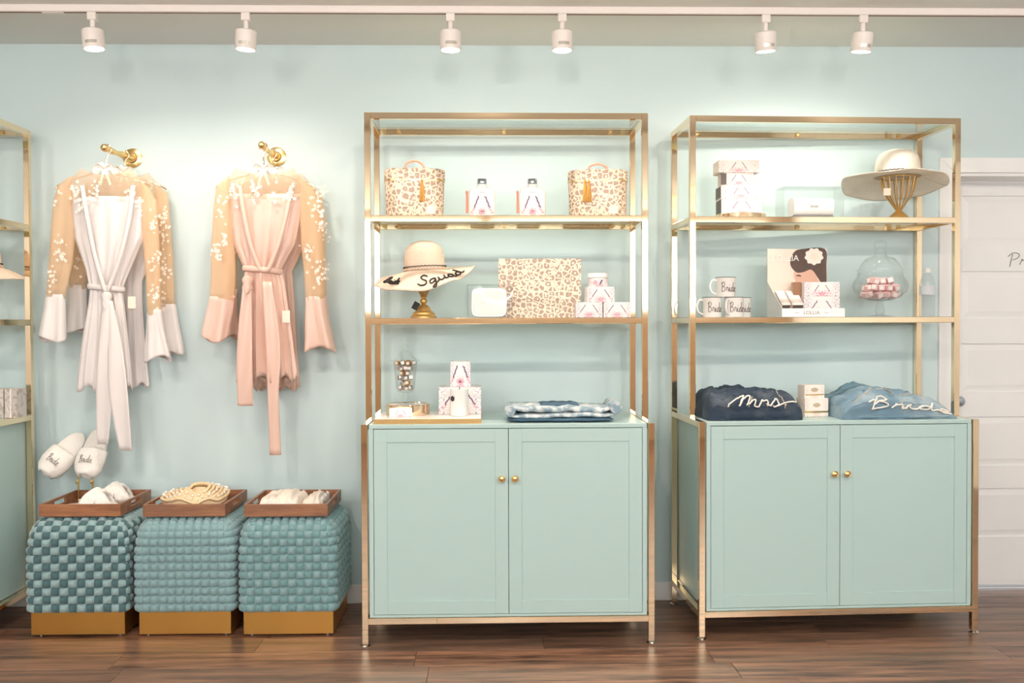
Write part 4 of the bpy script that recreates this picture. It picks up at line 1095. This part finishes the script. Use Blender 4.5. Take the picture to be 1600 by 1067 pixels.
def apothecary(label, U, x, y, z, body, lid, m='glass_jar'):
    t = thing('apothecary_jar', label, 'jar', group='glass apothecary jars'); on(U, t, x, y, z)
    MB().lathe(body, 40, caps=False).build('bowl', m, t, 50)
    MB().lathe(lid, 40, caps=False).build('lid', m, t, 50)
    return t
jx = U1.loc(633.5, 600, yd).x; zj = ZB+hd_-.003+.0004
H = lambda py: U1.loc(633, py, yd).z-zj
r1 = .0545
body = [(.0, 0), (.036, 0), (.037, .003), (.012, .012), (.009, .02), (.015, .028), (.010, H(614)), (.034, H(612)), (.042, H(606)), (.048, H(585)), (r1, H(565))]
body += [(r1-.003, H(565)), (.045, H(585)), (.039, H(605)), (.03, H(610)), (0, H(611))]
lid = [(r1+.010, H(562)), (r1+.010, H(564)), (r1-.002, H(564)), (.05, H(561.5)), (.034, H(556)), (.026, H(551)), (.018, H(549)), (.008, H(547)), (.009, H(545)), (.014, H(542)), (.010, H(538.5)), (0, H(538))]
apothecary('narrow footed glass apothecary jar of silver wrapped sweets', U1, jx, yd, zj, body, lid)
def sweets(U, x, y, z0, rfun, h, size, n, mats, label, group, seed, name='wrapped_sweet'):
    r = random.Random(seed)
    mes = [MB().box(-size/2, size/2, -size/2, size/2, -size/2, size/2, size*.12).mesh(name, m_) for m_ in mats]
    lab = MB().box(-size*.34, size*.34, -size*.52, -size*.505, -size*.3, size*.3).mesh('paper_label', 'white')
    step = size*1.20; k = 0; zc = z0+size*.62; got = 0
    while zc < z0+h and got < n:
        R_ = rfun(zc)-size*.75
        pts = []
        m_ = int(R_/step)+1
        for i in range(-m_, m_+1):
            for j in range(-m_, m_+1):
                px_, py_ = i*step+(k % 2)*step*.5, j*step+(k % 2)*step*.4
                if px_*px_+py_*py_ <= R_*R_: pts.append((py_, px_))
        pts.sort()
        for py_, px_ in pts:
            if got >= n: break
            t = thing(name, label, 'sweet', group=group); on(U, t, x+px_+r.uniform(-.08, .08)*size, y+py_+r.uniform(-.08, .08)*size, zc+r.uniform(-.04, .04)*size, 0)
            t.rotation_euler = (r.uniform(-.35, .35), r.uniform(-.35, .35), U.r+r.uniform(-.8, .8))
            link('wrapper', mes[r.randrange(len(mes))], t); link('paper_label', lab, t)
            got += 1
        zc += size*1.17; k += 1
sweets(U1, jx, yd, zj+H(610), lambda z_: lerp(.040, .050, (z_-zj-H(610))/.12), H(566)-H(610), .019, 60, ('silver_candy', 'silver_candy', 'gold_candy'), 'small silver or gold wrapped sweet inside the narrow glass jar', 'silver and gold sweets in the narrow jar', 5)
G1 = 'floral boxes on the marble board'
gift_box('small flat lilac floral soap box in front of the gold drum', U1, 607.5, 643, 639, -.45, ZB, .06, G1, .06)
yk = -.40
bb, hbb, wbb = gift_box('large square floral box behind the candle', U1, 685.5, 751.5, 605.5, yk+.075, ZB, .16, G1)
gift_box('upright floral box standing on top of the large square one', U1, 703.5, 735, 565, yk+.11, ZB+hbb+.0005, .09, G1)
for i, (dx, dz) in enumerate(((0, .42),)):
    MB().poly([(.017*cos(q), .24*hbb+.017*sin(q)) for q in [PI/6+2*PI*i/6 for i in range(6)]], -.0812, -.0806, M=TR(0, 0, hbb*0)).build('dark_seal', 'ink', bb)
a = U1.loc(702.5, 609, yk-.02); c_ = U1.loc(731.5, 609, yk-.02); r = (c_.x-a.x)/2; h = U1.loc(716, 609, yk-.02).z-ZB
cd = thing('candle', 'white glass candle with a dark hexagonal seal on the marble board', 'candle'); on(U1, cd, (a.x+c_.x)/2, yk+.01, ZB)
MB().lathe([(.0, 0), (r*.94, 0), (r, .004), (r, h), (r-.003, h), (r-.003, h-.012), (0, h-.012)], 36).build('vessel', 'candle_glass', cd, 40)
MB().lathe([(.0, h-.0118), (r-.0035, h-.0118), (r-.0035, h-.008), (0, h-.008)], 30).build('wax', 'cream', cd, 40)
MB().tube([(0, 0, h-.008), (.001, 0, h+.004), (.004, 0, h+.012)], .0015, 6).build('wick', 'ink', cd)
A_ = -.75; s_ = MB(); s_.poly([(.013*cos(q), .013*sin(q)) for q in [PI/6+2*PI*i/6 for i in range(6)]], -.0012, 0, M=RZ(A_) @ TR(0, -r-.0002, h*.66)); s_.build('dark_seal', 'ink', cd)

# folded pale jeans
yj = -DLW+.03
a = U1.loc(785, 657, yj); c_ = U1.loc(976, 657, yj); w = c_.x-a.x
fj = thing('folded_jeans', 'pale washed jeans folded on the first mint cabinet', 'jeans'); on(U1, fj, (a.x+c_.x)/2, yj+.15, HC)
def slab(nm, m, w, d, z, th, seed, x0=0., amp=.008, tilt=0., n=40):
    secs = []
    for i in range(n+1):
        u = 2*i/n-1; e = max(.05, 1-abs(u)**7)**.5
        zc_ = z+th/2+amp*nz(u*3.5+seed, seed)+tilt*u; dd = d/2*(.93+.07*e)*(1+.06*nz(u*3+seed, 9.))
        ring = []
        for j in range(20):
            q = 2*PI*j/20; cq, sq = cos(q), sin(q)
            ring.append((x0+u*w/2+.006*nz(q, seed), dd*math.copysign(abs(cq)**.5, cq)+.006*nz(u*5, q+seed), max(.0003, zc_+th/2*e*math.copysign(abs(sq)**.7, sq)*(1+.25*nz(u*6+seed, q*1.5)))))
        secs.append(ring)
    b = MB(); b.loft(secs); return b.build(nm, m, fj, 70)
slab('denim_layer', 'denim_deep', w*.86, .28, .0, .022, 1.2, -.01, .002)
slab('denim_layer', 'denim_pale', w*.9, .28, .016, .026, 4.4, .0, .005, .003)
slab('denim_layer', 'denim_pale', w*.84, .26, .038, .034, 7.9, -.01, .008, -.004)
slab('waistband', 'denim_deep', w*.32, .2, .064, .012, 2.2, -.01, .004)
for sx, nm in ((-1, 7.), (1, 3.)):
    b = MB(); secs = []
    for i in range(15):
        v = i/14; rr = (.026 if sx > 0 else .022)*(1+.35*nz(v*6+nm, nm)); cx_ = sx*(w/2-.035)+.012*nz(v*4, nm)
        secs.append([(cx_+rr*cos(q)*(1+.25*nz(q*2+nm, v*5)), -.14+.24*v, (.062 if sx > 0 else .05)+rr*.9*sin(q)*(1+.25*nz(q*2, v*5+nm))) for q in [2*PI*k/16 for k in range(16)]])
    b.loft(secs); b.build('rolled_cuff', 'denim_pale', fj, 70)

# ------------------------------------------------------------------ second cabinet, top shelf
U = U2u; yt = -.20
dr2, gx2, gr2 = drum('round gold tray under the stack of floral boxes', U, 1117, 1195, yt, SH1, .026, 'round_tray', 'gold')
zt = SH1+.0235; G2 = 'floral boxes stacked on the round gold tray'
yq = yt-.06
q1, h1_, _ = gift_box('floral box at the bottom of the stack on the gold tray', U, 1128.5, 1191, 310, yq, zt, .11, G2, -.05, 'floral_gold', 'lattice_print')
z_ = zt+h1_+.0005
q2, h2_, _ = gift_box('floral box second from the bottom of the stack on the gold tray', U, 1128, 1190.5, 289.5, yq, z_, .11, G2, -.05, 'floral_gold', 'lattice_print')
z_ += h2_+.0005
q3, h3_, _ = gift_box('narrow floral box with a dark lattice end turned forward in the stack', U, 1131, 1178, 270, yq+.004, z_, .10, G2, .0, 'floral_gold')
wq3 = U.loc(1178, 270, yq).x-U.loc(1131, 270, yq).x
MB().box(-wq3/2-.014, -wq3/2+.012, -.05-.0012, -.05-.0002, .003, h3_-.003).build('lattice_end', 'lattice_print', q3)
z_ += h3_+.0005
gift_box('floral box at the very top of the stack on the gold tray', U, 1124, 1187, 250, yq, z_, .11, G2, -.04, 'floral_gold')
ab2 = acrylic_box('clear acrylic box holding a rolled white towel', U, 1225, 1319, 291, -.30, .12, SH1)
a = U.loc(1241, 308, -.28); c_ = U.loc(1303, 308, -.28); w = c_.x-a.x; h = a.z-SH1
tw = thing('folded_towel', 'white folded cloth with a printed sprig inside acrylic', 'towel'); on(U, tw, (a.x+c_.x)/2, -.24, SH1+.0032)
MB().box(-w/2, w/2, -.045, .045, 0, .012, .004).build('grey_base', 'ink_grey', tw)
b = MB(); b.loft([[(x, .042*math.copysign(abs(cos(q))**.6, cos(q)), .0125+(h-.018)/2+(h-.018)/2*math.copysign(abs(sin(q))**.6, sin(q))) for q in [2*PI*i/24 for i in range(24)]] for x in (-w/2, w/2)]); b.build('cloth_roll', 'white', tw, 60)
text('love', .022, 'ink_grey', tw, (0, -.0432, h*.55))

# ------------------------------------------------------------------ second cabinet, middle shelf: mugs
def mug(label, px0, px1, pyt, yc, z, group='enamel Bride mugs', ha=0.):
    a = U.loc(px0, pyt, yc); c = U.loc(px1, pyt, yc); r = (c.x-a.x)/2; h = a.z-z
    t = thing('mug', label, 'mug', group=group); on(U, t, (a.x+c.x)/2, yc, z)
    MB().lathe([(.0, 0), (r*.94, 0), (r*.97, .003), (r*.97, h-.004), (r, h-.002), (r, h), (r-.003, h), (r-.003, .004), (0, .004)], 36).build('cup', 'enamel', t, 40)
    MB().tube([((r-.001)*cos(q), (r-.001)*sin(q), h) for q in [2*PI*i/40 for i in range(40)]], .0018, 6, closed=True).build('rim', 'ink', t, 60)
    MB().tube(crom([(-r*.93, 0, h*.84), (-r*1.35, 0, h*.86), (-r*1.6, 0, h*.55), (-r*1.42, 0, h*.25), (-r*.95, 0, h*.14)], 6), .0045, 8, M=RZ(ha)).build('handle', 'enamel', t, 60)
    def mp(u, v):
        A = -PI/2+lerp(-.75, .95, u); return Vector(((r+.0006)*.97*cos(A), (r+.0006)*.97*sin(A), h*(.26+.48*v)))
    script('Bride', mp, .0013, 'ink_brown', t, seg=5)
    return t, h
ymg = -.25
m1, hm = mug('white enamel Bride mug at the base, its handle next to the gold post', 1098, 1127.5, 465, ymg, SH2)
mug('white enamel Bride mug at the base, between two mugs', 1132, 1161.5, 465, ymg, SH2, ha=.75)
mug('white enamel Bride mug standing behind another mug of the base row', 1145, 1173, 465.5, ymg+.105, SH2, ha=-2.2)
mug('white enamel Bride mug on top of the mug pyramid', 1118.5, 1149, 434, ymg, SH2+hm+.0022)

# ------------------------------------------------------------------ printed counter display
yd2 = -.30
a = U.loc(1222, 494, yd2-.02); c_ = U.loc(1320, 494, yd2-.02); l_ = U.loc(1199, 494, yd2+.13)
dp = thing('counter_display', 'white counter display with a LOLLIA poster of a dark haired woman', 'display'); x0 = a.x; on(U, dp, x0, yd2-.02, SH2)
w = c_.x-a.x; lh = U.loc(1222, 482, yd2-.02).z-SH2; dd = .15; bx = l_.x-x0
MB().poly([(0, 0), (w, 0), (w, lh), (0, lh)], 0, .003).build('front_lip', 'white', dp)
text('LOLLIA', .024, 'ink_grey', dp, (w*.47, -.0004, lh*.48))
for q in ((w*.2, w*.27), (w*.67, w*.74)): MB().box(q[0], q[1], -.0006, 0, lh*.48, lh*.52).build('printed_rule', 'ink_grey', dp)
hl_ = U.loc(1199, 441, yd2+.13).z-SH2
b = MB(); b.add([(0, .003, .002), (0, .003, lh), (bx, dd, hl_), (bx, dd, .002), (.003, .003, .002), (.003, .003, lh), (bx+.003, dd, hl_), (bx+.003, dd, .002)], [(0, 1, 2, 3), (7, 6, 5, 4), (0, 4, 5, 1), (1, 5, 6, 2), (2, 6, 7, 3), (3, 7, 4, 0)]); b.build('side_panel', 'grey_card', dp)
MB().add([(0, .003, 0), (w, .003, 0), (w+bx*.2, dd, 0), (bx, dd, 0), (0, .003, .002), (w, .003, .002), (w+bx*.2, dd, .002), (bx, dd, .002)], [(3, 2, 1, 0), (4, 5, 6, 7), (0, 1, 5, 4), (1, 2, 6, 5), (2, 3, 7, 6), (3, 0, 4, 7)]).build('bottom_card', 'white', dp)
pt = U.loc(1199, 389, yd2+.13); pr = U.loc(1292, 389, yd2+.13); pw = pr.x-pt.x; ph = pt.z-SH2
ps = MB().box(bx, bx+pw, dd, dd+.003, 0, ph).build('poster', 'poster_cream', dp)
def pp(pts, nm, m, k):
    MB().poly([(bx+u*pw, ph-v*pw*.62*0-(v*.275)) for u, v in pts], dd-.0004*k, dd-.0004*(k-1)-.00005).build(nm, m, ps)
cv = lambda p_: [(q.x, q.y) for q in crom([(a_, b_, 0) for a_, b_ in p_], 5, True)]
pp(cv([(.72, .34), (.88, .58), (1.0, .72), (1.0, 1.02), (.55, 1.02), (.62, .86), (.72, .70)]), 'shoulder_print', 'skin', 1)
pp(cv([(.46, .36), (.44, .46), (.47, .56), (.45, .62), (.48, .68), (.47, .76), (.54, .84), (.66, .80), (.78, .62), (.84, .42), (.70, .28), (.54, .28)]), 'face_print', 'skin', 2)
pp(cv([(.38, .26), (.44, .06), (.60, .0), (.96, .0), (.99, .3), (.98, .70), (.86, .52), (.74, .36), (.60, .40), (.48, .40)]), 'hair_print', 'hair', 3)
pp([(.78+.15*cos(q)*(1+.09*sin(9*q)), .13+.14*sin(q)*(1+.09*sin(9*q))) for q in [2*PI*i/36 for i in range(36)]], 'flower_print', 'lace', 4)
pp([(.79+.07*cos(q)*(1+.15*sin(5*q)), .13+.06*sin(q)*(1+.15*sin(5*q))) for q in [2*PI*i/30 for i in range(30)]], 'flower_heart', 'cream', 5)
pp(cv([(.47, .46), (.53, .445), (.57, .47), (.53, .475)]), 'eye_print', 'hair', 4)
text('LOLLIA', .040, 'white', ps, (bx+pw*.30, dd-.0026, ph-.045))
def shelfbox(lb, px0, px1, py0, py1, yl, d, m='floral_card', rot=None, nm='gift_box', zf=None, mot=True):
    a = U.loc(px0, py0, yl); c = U.loc(px1, py1, yl); w = c.x-a.x; h = a.z-c.z
    t = thing(nm, lb, 'box', group='boxes in the counter display'); on(U, t, (a.x+c.x)/2, yl+d/2, zf if zf is not None else c.z)
    MB().box(-w/2, w/2, -d/2, d/2, 0, (a.z-zf) if zf is not None else h, .001).build('carton', m, t)
    if mot: motif(t, w, h*.95, -d/2-.0001, 0)
    return t, h
g1, hg = shelfbox('floral box in the lower row of the printed counter display', 1256, 1312, 463, 494, yd2+.02, .07, zf=SH2+.0025)
shelfbox('floral box in the upper row of the printed counter display', 1257, 1312, 441, 463, yd2+.022, .065, zf=SH2+.0025+(U.loc(1256, 463, yd2+.02).z-SH2-.0025)+.0005)
bj, hj = shelfbox('brown lidded box standing behind the slanted sample cartons', 1240, 1252, 441, 494, yd2+.055, .03, 'brown_glass', zf=SH2+.0025, mot=False)
slope = math.radians(35)
for i, (px0, px1, lb) in enumerate(((1212, 1226, 'slim sample carton leaning in the display along its grey side'), (1228, 1246, 'slim sample carton with a lattice end leaning in the display'))):
    a = U.loc(px0, 480, yd2+.03); c = U.loc(px1, 480, yd2+.03); w = c.x-a.x
    t = thing('sample_carton', lb, 'box', group='slim leaning sample cartons'); t.matrix_world = U.M @ TR((a.x+c.x)/2+.017, yd2+.016, SH2+.024) @ Matrix.Rotation(slope, 4, 'X') 
    MB().box(-w/2, w/2, 0, .115, 0, .042, .001).build('carton', 'floral_gold', t)
    MB().box(-w/2+.003, w/2-.003, -.0006, -.0001, .004, .038).build('end_label', 'lattice_print', t)
# ------------------------------------------------------------------ big apothecary jar and water bottle
yv = -.22; jx = U.loc(1375, 450, yv).x; zj = SH2+.0004
H = lambda py: U.loc(1375, py, yv).z-zj
S_ = lambda px: U.loc(px, 450, yv).x-jx
body = [(.0, 0), (.058, 0), (.060, .003), (.03, .008), (.014, .012), (.022, .02), (.021, .03), (.012, H(471)), (.05, H(469.5)), (.09, H(465)), (.118, H(456)), (.126, H(448)), (.120, H(440)), (.104, H(433)), (.100, H(425))]
body += [(r-.004 if r > .02 else r, z) for r, z in reversed(body[8:])]+[(0, H(469))]
lid = [(.108, H(421)), (.108, H(423)), (.098, H(423)), (.094, H(419)), (.080, H(410)), (.062, H(404)), (.034, H(401)), (.026, H(397)), (.020, H(392)), (.026, H(387)), (.030, H(382)), (.024, H(377)), (0, H(375.5))]
apothecary('wide footed glass apothecary jar half full of pink sweets', U, jx, yv, zj, body, lid)
sweets(U, jx, yv, zj+H(467), lambda z_: interp([(0, .085), (.02, .108), (.045, .104), (.075, .085), (.11, .05)], z_-zj-H(467))[0], .105, .028, 80, ('pink_candy',), 'pale pink sweet with a white paper label inside the wide jar', 'pink sweets in the wide jar', 9)
t = thing('water_bottle', 'clear ribbed plastic water bottle behind the gold post', 'bottle'); yw = -.12; on(U, t, U.loc(1449, 450, yw).x, yw, SH2)
r = .036; H2_ = U.loc(1449, 420, yw).z-SH2
pr_ = [(.0, 0), (r*.8, 0), (r, .008)]
for k in range(9): z0_ = .012+k*.0135; pr_ += [(r, z0_), (r*.93, z0_+.006), (r, z0_+.011)]
pr_ += [(r, H2_*.66), (r*.8, H2_*.8), (.014, H2_*.91), (.013, H2_*.92)]
MB().lathe(pr_, 28, caps=False).build('bottle_body', 'bottle_plastic', t, 40)
MB().lathe([(r+.0006, H2_*.46), (r+.0006, H2_*.64)], 28, caps=False).build('paper_band', 'bottle_label', t, 40)
MB().lathe([(.0, H2_*.92), (.015, H2_*.92), (.015, H2_), (0, H2_)], 20).build('cap', 'white', t, 40)

# ------------------------------------------------------------------ denim jackets with embroidery and soap boxes on the second cabinet
def denim(label, m, px0, px1, hs, dep, yf, word, wm, lu, lv, seed, wz, seam):
    a = U.loc(px0, 655, yf); c = U.loc(px1, 655, yf); w = c.x-a.x
    t = thing('denim_jacket', label, 'jacket', group='folded embroidered denim jackets'); on(U, t, (a.x+c.x)/2, yf+dep/2, HC)
    nu, nv = 120, 56
    def f(u, v):
        h = interp(hs, u)[0]; e = max(0., 1-abs(2*u-1)**16)**.5; q = PI*v
        fold = .10*nz(u*7+seed, v*4, seed)+.06*nz(u*18+seed, v*7, 3.)+.02*(1-abs(nz(u*5+seed, v*5+u*2, seed*2)))**6-.12*(1-abs(nz(u*3+seed*2, v*7-u*3, 1.)))**10+.025*nz(u*26, v*9, seed)+.03*nz(u*14+v*30, v*22-u*9, seed)
        z = h*e*abs(sin(q))**.5*(1+fold)
        y = -dep/2*math.copysign(abs(cos(q))**.62, cos(q))*(.93+.07*e)+.012*nz(u*9, v*5+seed)
        # lower front layer bulges forward
        if v < .3: y -= .012*sin(PI*v/.3)
        return Vector((-w/2+w*u+.010*nz(v*5+seed, u*3), y, max(0., z)))
    b = MB(); b.grid(f, nu, nv)
    b.grid(lambda u, v: f(u, 0).lerp(f(u, 1), v), nu, 1)
    b.build('folded_denim', m, t, 75)
    def surf(u, v, k=.003):
        e_ = 1e-3; p_ = f(u, v); n_ = (f(u+e_, v)-p_).cross(f(u, v+e_)-p_); n_ = n_.normalized() if n_.length > 0 else Vector((0, -1, 0))
        if n_.y > 0 and v < .5: n_ = -n_
        return p_+n_*k
    script(word, lambda u, v: surf(lerp(lu[0], lu[1], u), lerp(lv[0], lv[1], v), .007)+Vector((0, -.002, 0)), wz, 'thread_white', t, 'embroidery', 6)
    for us in seam:
        MB().tube([surf(us[0]+(us[1]-us[0])*k/16, lerp(us[2], us[3], k/16), .0012) for k in range(17)], .0022, 5).build('seam', 'stitch', t, 60)
    for k, vv in ((0, .10), (1, .24), (2, .40)):
        MB().tube([surf(.04+.92*i/40, vv+.03*sin(i*.35+seed), -.001) for i in range(41)], .0035, 6).build('fold_edge', m, t, 70)
    hz_ = .026 if seed < 4 else .012; secs = []
    for i in range(41):
        a_ = 2*i/40-1; e_ = max(.08, 1-abs(a_)**8)**.5
        secs.append([Vector((a_*(w/2-.012), -dep/2+.014+.008*nz(a_*4, seed)+.024*cos(q)*e_, max(.0015, hz_+hz_*.95*sin(q)*e_*(1+.2*nz(a_*6+seed, q))))) for q in [2*PI*k/14 for k in range(14)]])
    b = MB(); b.loft(secs); b.build('folded_hem', m, t, 70)
    r = MB(); secs = []
    for i in range(13):
        v = i/12; secs.append([Vector((-w/2+.034+.026*cos(q)*(1+.3*nz(q+seed, v*4)), lerp(-dep*.36, dep*.36, v), .052+.040*sin(q)*(1+.3*nz(q+seed, v*4)))) for q in [2*PI*k/16 for k in range(16)]])
    r.loft(secs); r.build('rolled_sleeve', m, t, 70)
    return t
denim('dark blue denim jacket embroidered Mrs. folded beside the gold post', 'denim_dark', 1108, 1254, [(0, .125), (.12, .13), (.5, .135), (.8, .135), (.9, .12), (1, .10)], .34, -.50, 'Mrs.', 'thread_white', (.28, .82), (.075, .20), 2.7, .0034, [(.42, .46, .06, .2), (.80, .74, .05, .42), (.2, .3, .36, .46)])
denim('light blue denim jacket embroidered Bride folded next to the white door', 'denim_light', 1316, 1497, [(0, .085), (.12, .1), (.22, .13), (.3, .148), (.45, .13), (.6, .115), (.8, .10), (.92, .06), (1, .015)], .34, -.50, 'Bride', 'thread_white', (.2, .93), (.045, .135), 6.1, .0036, [(.1, .3, .2, .34), (.3, .86, .36, .40), (.5, .52, .05, .12)])
a = U.loc(1254, 643, -.37); c = U.loc(1298, 643, -.37)
s1, hs1, _ = gift_box('ornate pale soap box at the bottom between the denim jackets', U, 1255, 1294, 623, -.37, HC, .08, 'ornate soap boxes', .12, 'floral_soap', mot=False)
s2, hs2, _ = gift_box('ornate pale soap box stacked on another soap box', U, 1255, 1288, 602, -.36, HC+hs1+.0005, .065, 'ornate soap boxes', .12, 'floral_soap', mot=False)
for s_, h_, d_, w_ in ((s1, hs1, .08, .12), (s2, hs2, .065, .09)):
    MB().box(-w_/2, w_/2, -d_/2-.001, -d_/2-.0001, h_*.22, h_*.32).build('gilt_band', 'brass', s_)
    MB().poly([(.018*cos(q), h_*.64+.010*sin(q)) for q in [2*PI*i/20 for i in range(20)]], -d_/2-.001, -d_/2-.0001).build('medallion', 'stitch', s_)

# silver ribboned boxes in the side cabinet
for i, (p0, p1) in enumerate(((-22, 5), (6.5, 26))):
    yl = -.2
    a = U0.loc(p0, 608, yl); c = U0.loc(p1, 608, yl); w = c.x-a.x; h = a.z-HC
    t = thing('ribbon_box', ('silver patterned gift box with a white bow, inner one of a pair', 'silver patterned gift box with a white bow beside the cabinet post')[i], 'box', group='silver ribboned boxes'); on(U0, t, (a.x+c.x)/2, yl+.045, HC)
    MB().box(-w/2, w/2, -.045, .045, 0, h, .001).build('carton', 'silver_paper', t)
    MB().box(-.003, .003, -.0462, -.0452, 0, h).build('ribbon', 'white_ribbon', t)
    for s_ in (-1, 1): MB().tube(crom([(0, -.048, h*.45), (s_*.014, -.052, h*.53), (s_*.018, -.05, h*.4), (s_*.008, -.048, h*.2)], 4), .002, 6, flat=.5).build('bow', 'white_ribbon', t)
